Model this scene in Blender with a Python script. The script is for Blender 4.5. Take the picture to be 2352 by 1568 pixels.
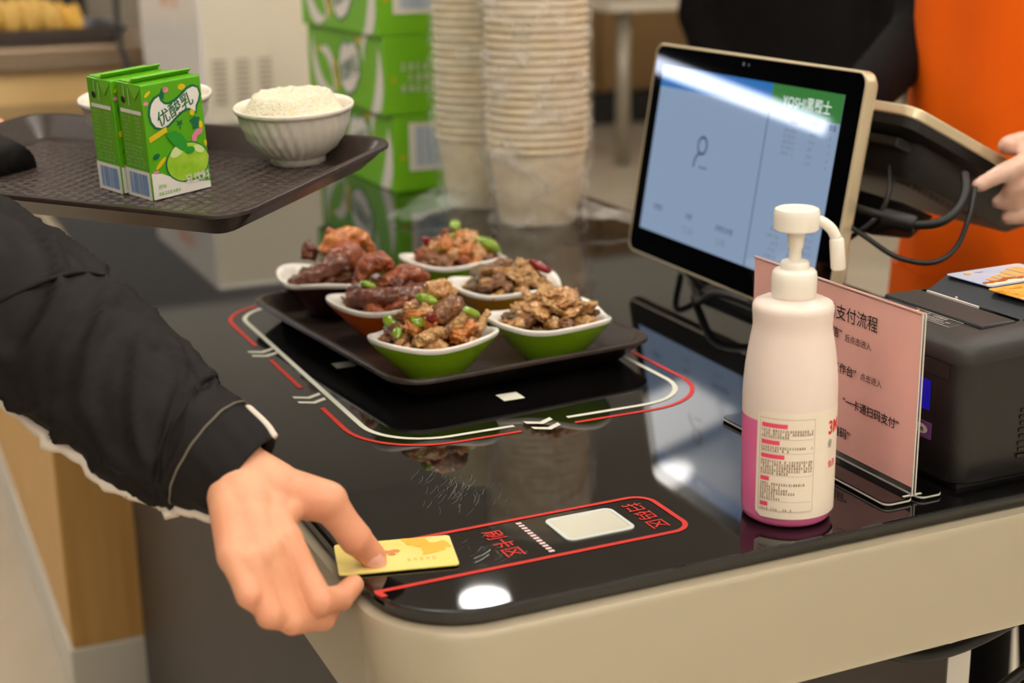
import bpy, bmesh, math, random
from mathutils import Vector, Matrix, noise
for o in list(bpy.data.objects): bpy.data.objects.remove(o)
S = bpy.context.scene
COL = S.collection
CT = 0.85                                   # counter top height
# ------------------------------------------------------------------ camera
cam = bpy.data.cameras.new('camera'); cam_o = bpy.data.objects.new('camera', cam); COL.objects.link(cam_o)
FPX = 3400.0
cam.sensor_width = 36.0; cam.lens = FPX * 36.0 / 2352; cam.clip_start = .02; cam.clip_end = 60
p_, y_, r_ = math.radians(15.755), math.radians(24.2), math.radians(-0.9)
fw = Vector((math.sin(y_)*math.cos(p_), math.cos(y_)*math.cos(p_), -math.sin(p_)))
rt = Vector((math.cos(y_), -math.sin(y_), 0)); up = rt.cross(fw)
rt2 = rt*math.cos(r_) + up*math.sin(r_); up2 = -rt*math.sin(r_) + up*math.cos(r_)
CAM = Vector((0, 0, CT + .44))
cam_o.matrix_world = Matrix(((rt2.x, up2.x, -fw.x, CAM.x), (rt2.y, up2.y, -fw.y, CAM.y), (rt2.z, up2.z, -fw.z, CAM.z), (0, 0, 0, 1)))
cam.dof.use_dof = True; cam.dof.focus_distance = 1.22; cam.dof.aperture_fstop = 4.8
S.camera = cam_o
# ------------------------------------------------------------------ world, exposure
S.view_settings.view_transform = 'Standard'; S.view_settings.look = 'None'
S.view_settings.exposure = 0.0; S.view_settings.gamma = 1.0; S.view_settings.use_curve_mapping = False
wd = bpy.data.worlds.new('world'); S.world = wd; wd.use_nodes = True
wd.node_tree.nodes['Background'].inputs[0].default_value = (1, .97, .92, 1)
wd.node_tree.nodes['Background'].inputs[1].default_value = .35
cy_ = S.cycles; cy_.max_bounces = 5; cy_.diffuse_bounces = 3; cy_.glossy_bounces = 4; cy_.transmission_bounces = 3; cy_.transparent_max_bounces = 10
cy_.caustics_reflective = False; cy_.caustics_refractive = False; cy_.adaptive_threshold = .02
LAMP_PANEL = 14.5     # emission of the added pendant lamps
LAMP_ROUND = 45.0
LAMP_TUBE = 22.0

def at(px, py, depth):
    """point at a given distance along the optical axis (a survey helper for placing limbs and cables)"""
    return CAM + (rt2*(px-1176) - up2*(py-784) + fw*FPX) * (depth/FPX)

# ------------------------------------------------------------------ helpers
def lin(c):
    if isinstance(c, str):
        c = [int(c[i:i+2], 16)/255 for i in (1, 3, 5)]
    return tuple(x/12.92 if x <= .04045 else ((x+.055)/1.055)**2.4 for x in c[:3]) + (1.0,)

MATS = {}
def mat(name, col, rough=.5, metal=0., spec=.5, trans=0., emit=None, es=0., sss=0., coat=0., noise_s=0, col2=None, bump=0., bump_s=None, alpha=1., aniso=None, ior=1.5, det=3.):
    if name in MATS: return MATS[name]
    m = bpy.data.materials.new(name); m.use_nodes = True; MATS[name] = m
    nt = m.node_tree; b = nt.nodes['Principled BSDF']; I = b.inputs
    I['Base Color'].default_value = lin(col); I['Roughness'].default_value = rough; I['Metallic'].default_value = metal
    I['Specular IOR Level'].default_value = spec; I['Transmission Weight'].default_value = trans; I['IOR'].default_value = ior
    I['Alpha'].default_value = alpha; I['Coat Weight'].default_value = coat; I['Coat Roughness'].default_value = .08
    if sss: I['Subsurface Weight'].default_value = sss; I['Subsurface Radius'].default_value = (.012, .005, .003); I['Subsurface Scale'].default_value = 1.0
    if emit: I['Emission Color'].default_value = lin(emit); I['Emission Strength'].default_value = es
    if noise_s or bump:
        tc = nt.nodes.new('ShaderNodeTexCoord'); mp = nt.nodes.new('ShaderNodeMapping'); nt.links.new(tc.outputs['Object'], mp.inputs[0])
        if aniso: mp.inputs['Scale'].default_value = aniso
    if noise_s and col2:
        n = nt.nodes.new('ShaderNodeTexNoise'); n.inputs['Scale'].default_value = noise_s; n.inputs['Detail'].default_value = det
        nt.links.new(mp.outputs[0], n.inputs['Vector'])
        r = nt.nodes.new('ShaderNodeValToRGB'); r.color_ramp.elements[0].position = .32; r.color_ramp.elements[1].position = .68
        r.color_ramp.elements[0].color = lin(col); r.color_ramp.elements[1].color = lin(col2)
        nt.links.new(n.outputs['Fac'], r.inputs[0]); nt.links.new(r.outputs[0], I['Base Color'])
    if bump:
        n = nt.nodes.new('ShaderNodeTexNoise'); n.inputs['Scale'].default_value = bump_s or 60; n.inputs['Detail'].default_value = 4
        nt.links.new(mp.outputs[0], n.inputs['Vector'])
        bp = nt.nodes.new('ShaderNodeBump'); bp.inputs['Strength'].default_value = bump; bp.inputs['Distance'].default_value = .004
        nt.links.new(n.outputs['Fac'], bp.inputs['Height']); nt.links.new(bp.outputs[0], I['Normal'])
    return m

def film(name, col, amount, rough=.15):
    """thin clear plastic film"""
    m = bpy.data.materials.new(name); m.use_nodes = True; nt = m.node_tree; nt.nodes.clear()
    o = nt.nodes.new('ShaderNodeOutputMaterial'); mx = nt.nodes.new('ShaderNodeMixShader'); tr = nt.nodes.new('ShaderNodeBsdfTransparent')
    p = nt.nodes.new('ShaderNodeBsdfPrincipled'); p.inputs['Base Color'].default_value = lin(col); p.inputs['Roughness'].default_value = rough
    tc = nt.nodes.new('ShaderNodeTexCoord'); n = nt.nodes.new('ShaderNodeTexNoise'); n.inputs['Scale'].default_value = 22; n.inputs['Detail'].default_value = 4
    nt.links.new(tc.outputs['Object'], n.inputs['Vector'])
    mr = nt.nodes.new('ShaderNodeMapRange'); mr.inputs[1].default_value = .35; mr.inputs[2].default_value = .75
    mr.inputs[3].default_value = amount*.35; mr.inputs[4].default_value = min(1, amount*2.2)
    nt.links.new(n.outputs['Fac'], mr.inputs[0]); nt.links.new(mr.outputs[0], mx.inputs[0])
    nt.links.new(tr.outputs[0], mx.inputs[1]); nt.links.new(p.outputs[0], mx.inputs[2]); nt.links.new(mx.outputs[0], o.inputs[0])
    return m

def thing(name, label, cat, loc=(0, 0, 0), rot=None, group=None, kind=None):
    o = bpy.data.objects.new(name, None); COL.objects.link(o)
    if rot is None: o.matrix_world = Matrix.Translation(Vector(loc))
    elif isinstance(rot, Matrix): o.matrix_world = Matrix.Translation(Vector(loc)) @ rot.to_4x4()
    else: o.matrix_world = Matrix.Translation(Vector(loc)) @ Matrix.Rotation(rot, 4, 'Z')
    o.empty_display_size = .02
    return tag(o, label, cat, group, kind)
def tag(o, label=None, cat=None, group=None, kind=None):
    if label: o['label'] = label
    if cat: o['category'] = cat
    if group: o['group'] = group
    if kind: o['kind'] = kind
    return o

class MB:
    def __init__(s): s.v = []; s.f = []
    def add(s, v, f):
        b = len(s.v); s.v += [Vector(x) for x in v]; s.f += [tuple(i+b for i in q) for q in f]; return s
    def box(s, lo, hi):
        x0, y0, z0 = lo; x1, y1, z1 = hi
        return s.add([(x0,y0,z0),(x1,y0,z0),(x1,y1,z0),(x0,y1,z0),(x0,y0,z1),(x1,y0,z1),(x1,y1,z1),(x0,y1,z1)],
                     [(0,3,2,1),(4,5,6,7),(0,1,5,4),(1,2,6,5),(2,3,7,6),(3,0,4,7)])
    def loft(s, rings, close=True, cap0=True, cap1=True):
        b = len(s.v); n = len(rings[0])
        for r in rings: s.v += [Vector(x) for x in r]
        for i in range(len(rings)-1):
            for j in range(n if close else n-1):
                k = (j+1) % n
                s.f.append((b+i*n+j, b+i*n+k, b+(i+1)*n+k, b+(i+1)*n+j))
        if cap0: s.f.append(tuple(b+j for j in reversed(range(n))))
        if cap1: s.f.append(tuple(b+(len(rings)-1)*n+j for j in range(n)))
        return s
    def lathe(s, prof, seg=40, cap0=True, cap1=True, c=(0, 0, 0)):
        return s.loft([[(c[0]+r*math.cos(2*math.pi*j/seg), c[1]+r*math.sin(2*math.pi*j/seg), c[2]+z) for j in range(seg)] for r, z in prof], True, cap0, cap1)
    def tube(s, pts, rad, seg=10, caps=True):
        pts = [Vector(p) for p in pts]; n = len(pts)
        rad = rad if isinstance(rad, (list, tuple)) else [rad]*n
        t0 = (pts[1]-pts[0]).normalized(); a = t0.orthogonal().normalized(); rings = []
        for i, p in enumerate(pts):
            t = (pts[min(i+1, n-1)]-pts[max(i-1, 0)]).normalized()
            a = (a - t*a.dot(t)).normalized(); b = t.cross(a)
            rings.append([p + (a*math.cos(2*math.pi*j/seg) + b*math.sin(2*math.pi*j/seg))*rad[i] for j in range(seg)])
        return s.loft(rings, True, caps, caps)
    def build(s, name, m, parent=None, smooth=False, bevel=0, seg=2, world=False, auto=None):
        me = bpy.data.meshes.new(name); me.from_pydata([tuple(v) for v in s.v], [], s.f)
        bm = bmesh.new(); bm.from_mesh(me); bmesh.ops.remove_doubles(bm, verts=bm.verts, dist=1e-6)
        if bevel: bmesh.ops.bevel(bm, geom=[e for e in bm.edges if e.is_manifold and e.calc_face_angle(0) > .5], offset=bevel, segments=seg, affect='EDGES', profile=.5)
        bmesh.ops.recalc_face_normals(bm, faces=bm.faces); bm.to_mesh(me); bm.free()
        return link(name, me, m, parent, smooth, world, auto)
def link(name, me, m, parent=None, smooth=False, world=False, auto=None):
    if m is not None: me.materials.clear(); me.materials.append(m)
    if smooth or auto: me.shade_smooth()
    if auto: me.set_sharp_from_angle(angle=math.radians(auto))
    o = bpy.data.objects.new(name, me); COL.objects.link(o)
    if parent is not None:
        o.parent = parent
        if world: o.matrix_parent_inverse = world_of(parent).inverted()
    return o
def world_of(o):
    if o.parent is None: return o.matrix_basis.copy()
    return world_of(o.parent) @ o.matrix_parent_inverse @ o.matrix_basis
def copy_tree(o, parent=None):
    c = o.copy(); COL.objects.link(c); c.parent = parent
    for ch in [x for x in bpy.data.objects if x.parent == o]:
        d = copy_tree(ch, c); d.matrix_parent_inverse = ch.matrix_parent_inverse.copy()
    return c

def rrect(hx, hy, r, z=0, n=6, c=(0, 0)):
    pts = []
    for sx, sy, a0 in ((1, 1, 0), (-1, 1, 90), (-1, -1, 180), (1, -1, 270)):
        for k in range(n+1):
            a = math.radians(a0+90*k/n)
            pts.append((c[0]+sx*(hx-r)+r*math.cos(a), c[1]+sy*(hy-r)+r*math.sin(a), z))
    return pts
def spline(pts, n=8):
    P = [Vector(p) for p in pts]; P = [P[0]*2-P[1]] + P + [P[-1]*2-P[-2]]; out = []
    for i in range(1, len(P)-2):
        for k in range(n):
            t = k/n; a, b, c, d = P[i-1], P[i], P[i+1], P[i+2]
            out.append(.5*((2*b)+(c-a)*t+(2*a-5*b+4*c-d)*t*t+(3*b-a-3*c+d)*t**3))
    return out + [P[-2]]
def blob(name, caps, m, parent=None, voxel=.003, smooth=6, world=True, seg=14, fine=None, fvox=.0014):
    """one continuous surface grown over tapered limbs: (p0, r0, p1, r1)"""
    mb = MB()
    for p0, r0, p1, r1 in caps:
        p0, p1 = Vector(p0), Vector(p1); ax = p1-p0
        if ax.length < 1e-5: ax = Vector((0, 0, 1e-4)); p1 = p0+ax
        t = ax.normalized(); pts = []; rad = []
        for k in range(5): a = math.pi/2*(k+.25)/5; pts.append(p0-t*r0*math.cos(a)); rad.append(r0*math.sin(a))
        for k in range(5): a = math.pi/2*(4.75-k)/5; pts.append(p1+t*r1*math.cos(a)); rad.append(r1*math.sin(a))
        mb.tube(pts, rad, seg)
    o = mb.build(name, m, None, smooth=True)
    md = o.modifiers.new('r', 'REMESH'); md.mode = 'VOXEL'; md.voxel_size = voxel; md.use_smooth_shade = True
    if smooth: sm = o.modifiers.new('s', 'SMOOTH'); sm.iterations = smooth; sm.factor = .5
    dg = bpy.context.evaluated_depsgraph_get(); me = bpy.data.meshes.new_from_object(o.evaluated_get(dg))
    bpy.data.objects.remove(o)
    if fine:
        f = blob(name, fine, m, None, fvox, 7, seg=22); fm = f.data; bpy.data.objects.remove(f)
        bm = bmesh.new(); bm.from_mesh(me); bm.from_mesh(fm); bm.to_mesh(me); bm.free()
    me.name = name
    return link(name, me, m, parent, True, world)

# flat print: 2-D outlines and lettering laid on a surface
def text2d(body, size, bold=0., align='LEFT', spacing=1.0):
    cu = bpy.data.curves.new('t', 'FONT'); cu.body = body; cu.size = 1; cu.align_x = 'LEFT'; cu.resolution_u = 3; cu.offset = bold; cu.space_character = spacing
    o = bpy.data.objects.new('t', cu); COL.objects.link(o)
    dg = bpy.context.evaluated_depsgraph_get(); me = bpy.data.meshes.new_from_object(o.evaluated_get(dg))
    v = [(x.co.x*size, x.co.y*size) for x in me.vertices]; f = [tuple(p.vertices) for p in me.polygons]
    bpy.data.objects.remove(o); bpy.data.curves.remove(cu); bpy.data.meshes.remove(me)
    if v and align == 'CENTER':
        a = (min(x for x, y in v)+max(x for x, y in v))/2; b = (min(y for x, y in v)+max(y for x, y in v))/2
        v = [(x-a, y-b) for x, y in v]
    return v, f
def split_lay(pr, name, m, *args, **kw):
    for f in pr.f: Print().poly([pr.v[i] for i in f]).lay(name, m, *args, **kw)
class Print:
    """collects flat marks in a surface's own (u, v) coordinates, then lays them on it"""
    def __init__(s): s.v = []; s.f = []
    def poly(s, pts):
        b = len(s.v); s.v += list(pts); s.f.append(tuple(range(b, b+len(pts)))); return s
    def rect(s, x0, y0, x1, y1): return s.poly([(x0, y0), (x1, y0), (x1, y1), (x0, y1)])
    def ell(s, cx, cy, rx, ry, n=20, rot=0):
        c, d = math.cos(rot), math.sin(rot)
        return s.poly([(cx+rx*math.cos(2*math.pi*k/n)*c-ry*math.sin(2*math.pi*k/n)*d, cy+rx*math.cos(2*math.pi*k/n)*d+ry*math.sin(2*math.pi*k/n)*c) for k in range(n)])
    def line(s, pts, w, closed=False):
        P = [Vector(p).to_2d() for p in pts]; n = len(P); b = len(s.v)
        for i in range(n):
            a = P[i-1] if (closed or i > 0) else P[i]; c = P[(i+1) % n] if (closed or i < n-1) else P[i]
            t = (c-a).normalized(); q = Vector((-t.y, t.x))*w/2; s.v += [tuple(P[i]+q), tuple(P[i]-q)]
        for i in range(n if closed else n-1):
            j = (i+1) % n; s.f.append((b+2*i, b+2*i+1, b+2*j+1, b+2*j))
        return s
    def text(s, body, x, y, size, bold=0., align='LEFT', rot=0, spacing=1.0, shear=0):
        v, f = text2d(body, size, bold, align, spacing); b = len(s.v); c, d = math.cos(rot), math.sin(rot)
        s.v += [(x+(p+q*shear)*c-q*d, y+(p+q*shear)*d+q*c) for p, q in v]; s.f += [tuple(i+b for i in g) for g in f]; return s
    def textr(s, body, xr, y, size, bold=0.):
        v, f = text2d(body, size, bold); return s.text(body, xr-max(x for x, _ in v), y, size, bold)
    def lay(s, name, m, parent, o, ex, ey, off=.0003, fn=None, world=False):
        lift = [0.]*len(s.v)
        for k, f in enumerate(s.f):
            if len(f) > 4:
                for i in f: lift[i] = (k % 8)*2e-5
        if fn: V = [fn(x, y) for x, y in s.v]
        else:
            o, ex, ey = Vector(o), Vector(ex), Vector(ey); n = ex.cross(ey).normalized()*off
            V = [o+ex*x+ey*y+n*(1+lift[i]/off) for i, (x, y) in enumerate(s.v)]
        me = bpy.data.meshes.new(name); me.from_pydata([tuple(v) for v in V], [], s.f)
        return link(name, me, m, parent, False, world)
def bars(pr, x0, y0, x1, y1, seed=1, n=26):
    rnd = random.Random(seed); x = x0
    while x < x1:
        w = (x1-x0)/n*rnd.choice((.4, .7, 1.1)); pr.rect(x, y0, min(x+w, x1), y1); x += w+(x1-x0)/n*rnd.choice((.4, .6, .9))
def glyphs(pr, x0, y, x1, h, seed=1, fill=.75):
    """a line of print too small to read"""
    rnd = random.Random(seed); x = x0
    while x < x1-h*.3:
        w = h*rnd.uniform(.55, .9)
        if rnd.random() < .93:
            pr.rect(x, y, x+w*.95, y+h*.22); pr.rect(x+w*.1, y+h*.62, x+w*.9, y+h*.84)
            pr.rect(x+w*rnd.uniform(.1, .5), y, x+w*rnd.uniform(.55, .8), y+h*.9)
        x += h

# ------------------------------------------------------------------ materials
random.seed(4)
BLACK = mat('black_plastic', '#151413', .45)
BLACKG = mat('black_gloss', '#050505', .06)
WHITEP = mat('white_plastic', '#efe9dd', .35)
STEEL = mat('brushed_steel', '#b9b4aa', .35, 1.0)
SILVER = mat('satin_silver', '#cfc4b2', .3, .9)
RED_PRINT = mat('red_print', '#c8281e', .5)
WHITE_PRINT = mat('white_print', '#d8d5c4', .5)
SKIN = mat('skin', '#e6a680', .48, sss=.08, noise_s=25, col2='#df9672', bump=.08, bump_s=220)
# ------------------------------------------------------------------ room
def struct(name, mb, m, label=None, bevel=0):
    o = mb.build(name, m, None, bevel=bevel); o['kind'] = 'structure'
    if label: o['label'] = label
    return o
FLOOR = mat('floor_tile', '#cfc3b0', .25, noise_s=2.5, col2='#c4b7a2')
struct('floor', MB().box((-5, -4, -.1), (9, 9, 0)), FLOOR, 'pale beige polished floor')
CEIL = mat('ceiling_white', '#f1f1ef', .8)
struct('ceiling', MB().box((-5, -4, 4.0), (9, 9, 4.1)), CEIL, 'plain matte ceiling with recessed lamps')
TAN = mat('tan_wood_wall', '#c9a46c', .5, noise_s=3, col2='#bf9860', aniso=(1, 1, .15))
WALLP = mat('wall_paint', '#ecebe6', .7)
struct('wall_back', MB().box((-5, 8.8, 0), (9, 9, 4)), WALLP, 'far pale wall behind tan panels')
struct('wall_left', MB().box((-5.2, -4, 0), (-5, 9, 4)), WALLP, 'pale side wall beyond the frame')
struct('wall_right', MB().box((9, -4, 0), (9.2, 9, 4)), WALLP, 'pale right side wall')
struct('wall_front', MB().box((-5, -4.2, 0), (9, -4, 4)), WALLP, 'pale wall behind the photographer')
# tan panels along the back wall with a dark plinth
wp = thing('trim_1', None, None, (4, 8.7, 0)); wp['kind'] = 'structure'; wp['label'] = 'row of tan wood wall panels above a dark skirting'
PANEL_M = [TAN, mat('tan_wood_dark', '#8d6c40', .5), mat('tan_wood_light', '#e0bd85', .5), mat('grey_panel', '#85868c', .6)]
for i, (x0, x1, k) in enumerate(((-4.5, -2, 3), (-1.98, .6, 3), (.62, 2.6, 3), (2.62, 3.9, 0), (3.92, 4.55, 1), (4.57, 5.3, 1), (5.32, 6.2, 2), (6.22, 8.6, 0))):
    MB().box((x0, 8.68, .22), (x1, 8.78, 2.6)).build('panel', PANEL_M[k], wp, bevel=.008, world=True)
MB().box((-4.5, 8.7, 0), (8.6, 8.79, .21)).build('skirting', mat('dark_skirting', '#1c1a18', .5), wp, world=True)
# added unseen square pendants, hung low to brighten the ceiling; round downlights further in
PAN = mat('lamp_diffuser', '#ffffff', .5, emit='#fff8ee', es=LAMP_PANEL)
RND = mat('downlight_diffuser', '#ffffff', .5, emit='#fffaf2', es=LAMP_ROUND)
FRAME_M = mat('lamp_frame', '#e8e6e0', .4)
def fill_lamp(x, y, where):
    t = thing('fill_pendant', 'added unseen square pendant lamp with white frame ' + where, 'lamp', (x, y, 3.6), group='added flat square pendant lamps')
    f = MB()
    for lo, hi in (((-.33, -.33, -.03), (.33, -.3, .03)), ((-.33, .3, -.03), (.33, .33, .03)), ((-.33, -.3, -.03), (-.3, .3, .03)), ((.3, -.3, -.03), (.33, .3, .03))): f.box(lo, hi)
    f.build('frame', FRAME_M, t); MB().box((-.3, -.3, -.02), (.3, .3, .02)).build('diffuser', PAN, t)
    for s in (-1, 1): MB().tube([(s*.315, 0, .03), (s*.315, 0, .4)], .004, 6).build('rod', FRAME_M, t)
for x, y, w in ((-1.2, .2, 'above the customer side, nearest the camera'), (.9, .2, 'above the front of the counter'), (2.6, .6, 'above the cashier side, nearest the camera'), (-1.6, 2.4, 'left of the counter'),
                (.6, 2.4, 'above the middle of the counter'), (2.8, 2.6, 'behind the cashier'), (-2.6, 4.6, 'far left over the serving line'), (-.8, 6.4, 'far back left'),
                (-1.2, -2, 'behind the camera on the left'), (1.4, -2, 'behind the camera on the right'), (5.4, 2.2, 'far right of the room'), (6.6, 4.6, 'far right at the back'), (4.6, -.6, 'right front of the room'),
                (-2.2, -3.3, 'as front fill, rear wall left'), (.2, -3.3, 'as front fill, rear wall middle'), (2.6, -3.3, 'as front fill, rear wall right')):  # last three added as fill for surfaces facing the camera
    fill_lamp(x, y, w)
def downlight(x, y, r, where):
    t = thing('downlight', 'small round ceiling downlight ' + where, 'lamp', (x, y, 4.0), group='round ceiling downlights')
    MB().lathe([(r*1.12, -.001), (r*1.12, -.014), (r, -.014), (r, -.006)], 32, False, False).build('trim_ring', FRAME_M, t, True)
    MB().lathe([(r, -.004), (r, -.008)], 32, True, True).build('diffuser', RND, t)
downlight(2.90, 6.875, .125, 'mirrored near the rounded front corner of the counter')
downlight(-.79, 6.58, .15, 'over the far left serving line')
downlight(8.2, 7.9, .13, 'added unseen in the far back right corner')  # added out of view to light the back of the room
# ------------------------------------------------------------------ counter
GLASS = mat('black_glass', '#0b0a0a', .03, spec=.5, ior=1.68)
SKIRT = mat('silver_laminate', '#b1a48b', .36, .2, bump=.03, bump_s=900)
BROWN = mat('brown_laminate', '#3b322b', .5, noise_s=8, col2='#332a24', aniso=(1, 1, .1))
WOOD = mat('light_wood', '#d3a760', .45, noise_s=6, col2='#c59550', aniso=(6, 6, .4))
cnt = thing('checkout_counter', 'black glass checkout counter with silver edge and printed tray zone', 'counter', (.7, 2.4, 0))
X0, X1, Y0, Y1 = .292, 1.12, .832, 4.1
def slab_ring(x0, x1, y0, y1, r, z): # only the front-left corner is strongly rounded
    pts = [(x1, y0, z), (x1, y1, z), (x0, y1, z)]
    return pts + [(x0+r-r*math.cos(a), y0+r-r*math.sin(a), z) for a in [math.pi/2*k/14 for k in range(15)]]
r0 = .066
MB().loft([slab_ring(X0+.002, X1, Y0+.002, Y1, r0-.002, CT-.011), slab_ring(X0, X1, Y0, Y1, r0, CT-.009), slab_ring(X0, X1, Y0, Y1, r0, CT-.0022), slab_ring(X0+.0006, X1, Y0+.0006, Y1, r0-.0006, CT-.0006), slab_ring(X0+.002, X1, Y0+.002, Y1, r0-.002, CT)]).build('glass_top', GLASS, cnt, world=True, auto=14)
MB().loft([slab_ring(X0-.004, X1+.012, Y0-.018, Y1+.01, r0+.008, CT-.104), slab_ring(X0-.008, X1+.012, Y0-.016, Y1+.01, r0+.01, CT-.1), slab_ring(X0-.01, X1+.012, Y0-.013, Y1+.01, r0+.01, CT-.016), slab_ring(X0-.008, X1+.01, Y0-.010, Y1+.008, r0+.008, CT-.0115)]).build('silver_skirt', SKIRT, cnt, world=True, auto=40)
MB().box((.37, .95, 0), (.86, 2.41, CT-.105)).build('pedestal', BROWN, cnt, bevel=.004, world=True)
MB().box((.868, .965, 0), (.9, 1.06, CT-.105)).build('white_post', WHITEP, cnt, bevel=.004, world=True)
wc = thing('wood_cabinet', 'light wood cabinet with white plinth under the far part of the counter', 'cabinet', (.7, 3.2, 0))
MB().box((.25, 2.42, .1), (1.05, 4.05, CT-.107)).build('body', WOOD, wc, bevel=.003, world=True)
MB().box((.245, 2.415, 0), (1.055, 4.055, .1)).build('plinth', mat('plinth_white', '#d9d2c4', .5), wc, bevel=.003, world=True)
# printed tray zone -------------------------------------------------
ZP = CT+.0004
def cprint(pr, name, m): return pr.lay(name, m, cnt, (0, 0, CT), (1, 0, 0), (0, 1, 0), .0004, world=True)
def arc(cx, cy, r, a0, a1, n=10): return [(cx+r*math.cos(math.radians(a0+(a1-a0)*k/n)), cy+r*math.sin(math.radians(a0+(a1-a0)*k/n))) for k in range(n+1)]
p = Print(); rr = .062
xa, xb, ya, yb = .3995, .7195, 1.1635, 1.70
p.line([(.5235, ya)] + list(reversed(arc(xa+rr, ya+rr, rr, 180, 270))) + list(reversed(arc(xa+rr, yb-rr, rr, 90, 180))) + list(reversed(arc(xb-rr, yb-rr, rr, 0, 90))) + list(reversed(arc(xb-rr, ya+rr, rr, -90, 0))) + [(.5776, ya)], .0052)
cprint(p, 'white_zone_line', WHITE_PRINT)
xa, xb, ya, yb, rr = .3825, .736, 1.1470, 1.715, .078
p = Print()
p.line([(.5235, ya)] + list(reversed(arc(xa+rr, ya+rr, rr, 180, 270))) + [(xa, 1.294)], .0045)
p.line([(xa, 1.363), (xa, 1.474)], .0045)
p.line([(xa, 1.533)] + list(reversed(arc(xa+rr, yb-rr, rr, 90, 180))) + list(reversed(arc(xb-rr, yb-rr, rr, 0, 90))) + list(reversed(arc(xb-rr, ya+rr, rr, -90, 0))) + [(.5776, ya)], .0045)
cprint(p, 'red_zone_line', RED_PRINT)
for cx, cy in ((.3825, 1.503), (.3805, 1.325), (.5495, 1.155)):
    p = Print()
    for dy in (.0085, -.0085): p.poly([(cx-.0135, cy+dy+.0075), (cx-.0135, cy+dy+.0005), (cx, cy+dy-.0075), (cx+.0135, cy+dy+.0005), (cx+.0135, cy+dy+.0075), (cx, cy+dy-.0005)])
    cprint(p, 'printed_chevron', WHITE_PRINT)
for cx, cy in ((.5564, 1.2441), (.4463, 1.4214)):
    cprint(Print().rect(cx-.011, cy-.0105, cx+.011, cy+.0105), 'printed_square', WHITE_PRINT)
# scan strip
p = Print(); r = .016
p.line([(X0+.001, .8885)] + [(.5465-r, .8885)] + arc(.5465-r, .8885+r, r, -90, 0) + arc(.5465-r, .963-r, r, 0, 90) + [(X0+.001, .963)], .0042)
p.poly([(X0+.0005, .8865), (X0+.006, .8865), (X0+.0075, .879), (X0+.003, .879)])
cprint(p, 'red_scan_outline', RED_PRINT)
for body, cx in (('刷卡区', .4065), ('扫码区', .5265)):
    p = Print().text(body, cx, .9255, .0172, .006, 'CENTER', -math.pi/2, 1.0 if cx < .5 else 1.12)
    cprint(p, 'lettering', RED_PRINT)
p = Print()
for k in range(12): yy = .9545-k*.0052; p.rect(.4300, yy-.0016, .4345, yy+.0016)
cprint(p, 'dotted_line', mat('pink_dots', '#e8c8c4', .5))
wn = MB(); wx, wy = .4795, .9285
wn.loft([rrect(.029, .0225, .007, CT+.0002, 6, (wx, wy)), rrect(.029, .0225, .007, CT+.0012, 6, (wx, wy)), rrect(.0262, .0197, .0055, CT+.0012, 6, (wx, wy)), rrect(.0258, .0193, .0055, CT+.0004, 6, (wx, wy))], True, False, False)
wf = wn.build('scanner_frame', mat('scanner_frame', '#cfd2cc', .35), cnt, world=True)
MB().loft([rrect(.026, .0195, .0055, CT+.0002, 6, (wx, wy)), rrect(.026, .0195, .0055, CT+.0005, 6, (wx, wy))]).build('scanner_window', mat('scanner_glass', '#cfcdba', .25), cnt, world=True)
# scratches where cards are rubbed
p = Print(); rs = random.Random(8)
def scratch(cx, cy, L, a, R, w): p.line([(cx+L*t*math.cos(a+t*L/R), cy+L*t*math.sin(a+t*L/R)) for t in (0, .25, .5, .75, 1)], w)
for k in range(60): scratch(rs.gauss(.392, .011), rs.gauss(.915, .011), rs.uniform(.002, .010), rs.gauss(.2, .5), rs.uniform(.03, .1), rs.uniform(.00006, .00013))
for k in range(70): scratch(rs.gauss(.412, .014), rs.gauss(1.035, .020), rs.uniform(.004, .020), rs.gauss(.75, .15), rs.uniform(.05, .1), rs.uniform(.00006, .00013))
for dx in (0, .007): p.line([(.374+dx*.3, .903+dx), (.381+dx*.5, .906+dx), (.389+dx*.6, .912+dx)], .0007)
cprint(p, 'surface_scratches', mat('scratch_grey', '#9fa3a2', .6))['kind'] = 'stuff'
# ------------------------------------------------------------------ trays
TRAY = mat('tray_brown', '#382d29', .3, spec=.38, noise_s=160, col2='#30261f', bump=.05, bump_s=500)
def tray(name, label, hx, hy, loc, rot, weave):
    t = thing(name, label, 'tray', loc, rot)
    rg = [rrect(hx-.03, hy-.03, .012, 0), rrect(hx-.026, hy-.026, .016, .0015), rrect(hx-.004, hy-.004, .034, .020), rrect(hx, hy, .037, .0215), rrect(hx, hy, .037, .0245),
          rrect(hx-.001, hy-.001, .036, .0255), rrect(hx-.006, hy-.006, .032, .0255), rrect(hx-.008, hy-.008, .03, .0245), rrect(hx-.026, hy-.026, .014, .006), rrect(hx-.031, hy-.031, .010, .004), rrect(hx-.06, hy-.06, .01, .004)]
    MB().loft(rg).build('tray_body', TRAY, t, auto=45)
    if weave:
        w = MB(); nx, ny = int((hx-.036)*2/.0115), int((hy-.036)*2/.0130)
        for i in range(nx):
            for j in range(ny):
                x = -hx+.036+i*.0115+(.00575 if j % 2 else 0); y = -hy+.036+j*.0130
                if x+.0115 > hx-.034: continue
                w.add([(x, y, .0041), (x+.0104, y, .0041), (x+.0104, y+.0118, .0041), (x, y+.0118, .0041), (x+.0014, y+.0022, .0050), (x+.009, y+.0022, .0050), (x+.009, y+.0096, .0050), (x+.0014, y+.0096, .0050)],
                      [(4, 5, 6, 7), (0, 1, 5, 4), (1, 2, 6, 5), (2, 3, 7, 6), (3, 0, 4, 7)])
        o = w.build('embossed_weave', mat('tray_weave', '#463b37', .22), t); o['kind'] = 'stuff'
    return t
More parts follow.
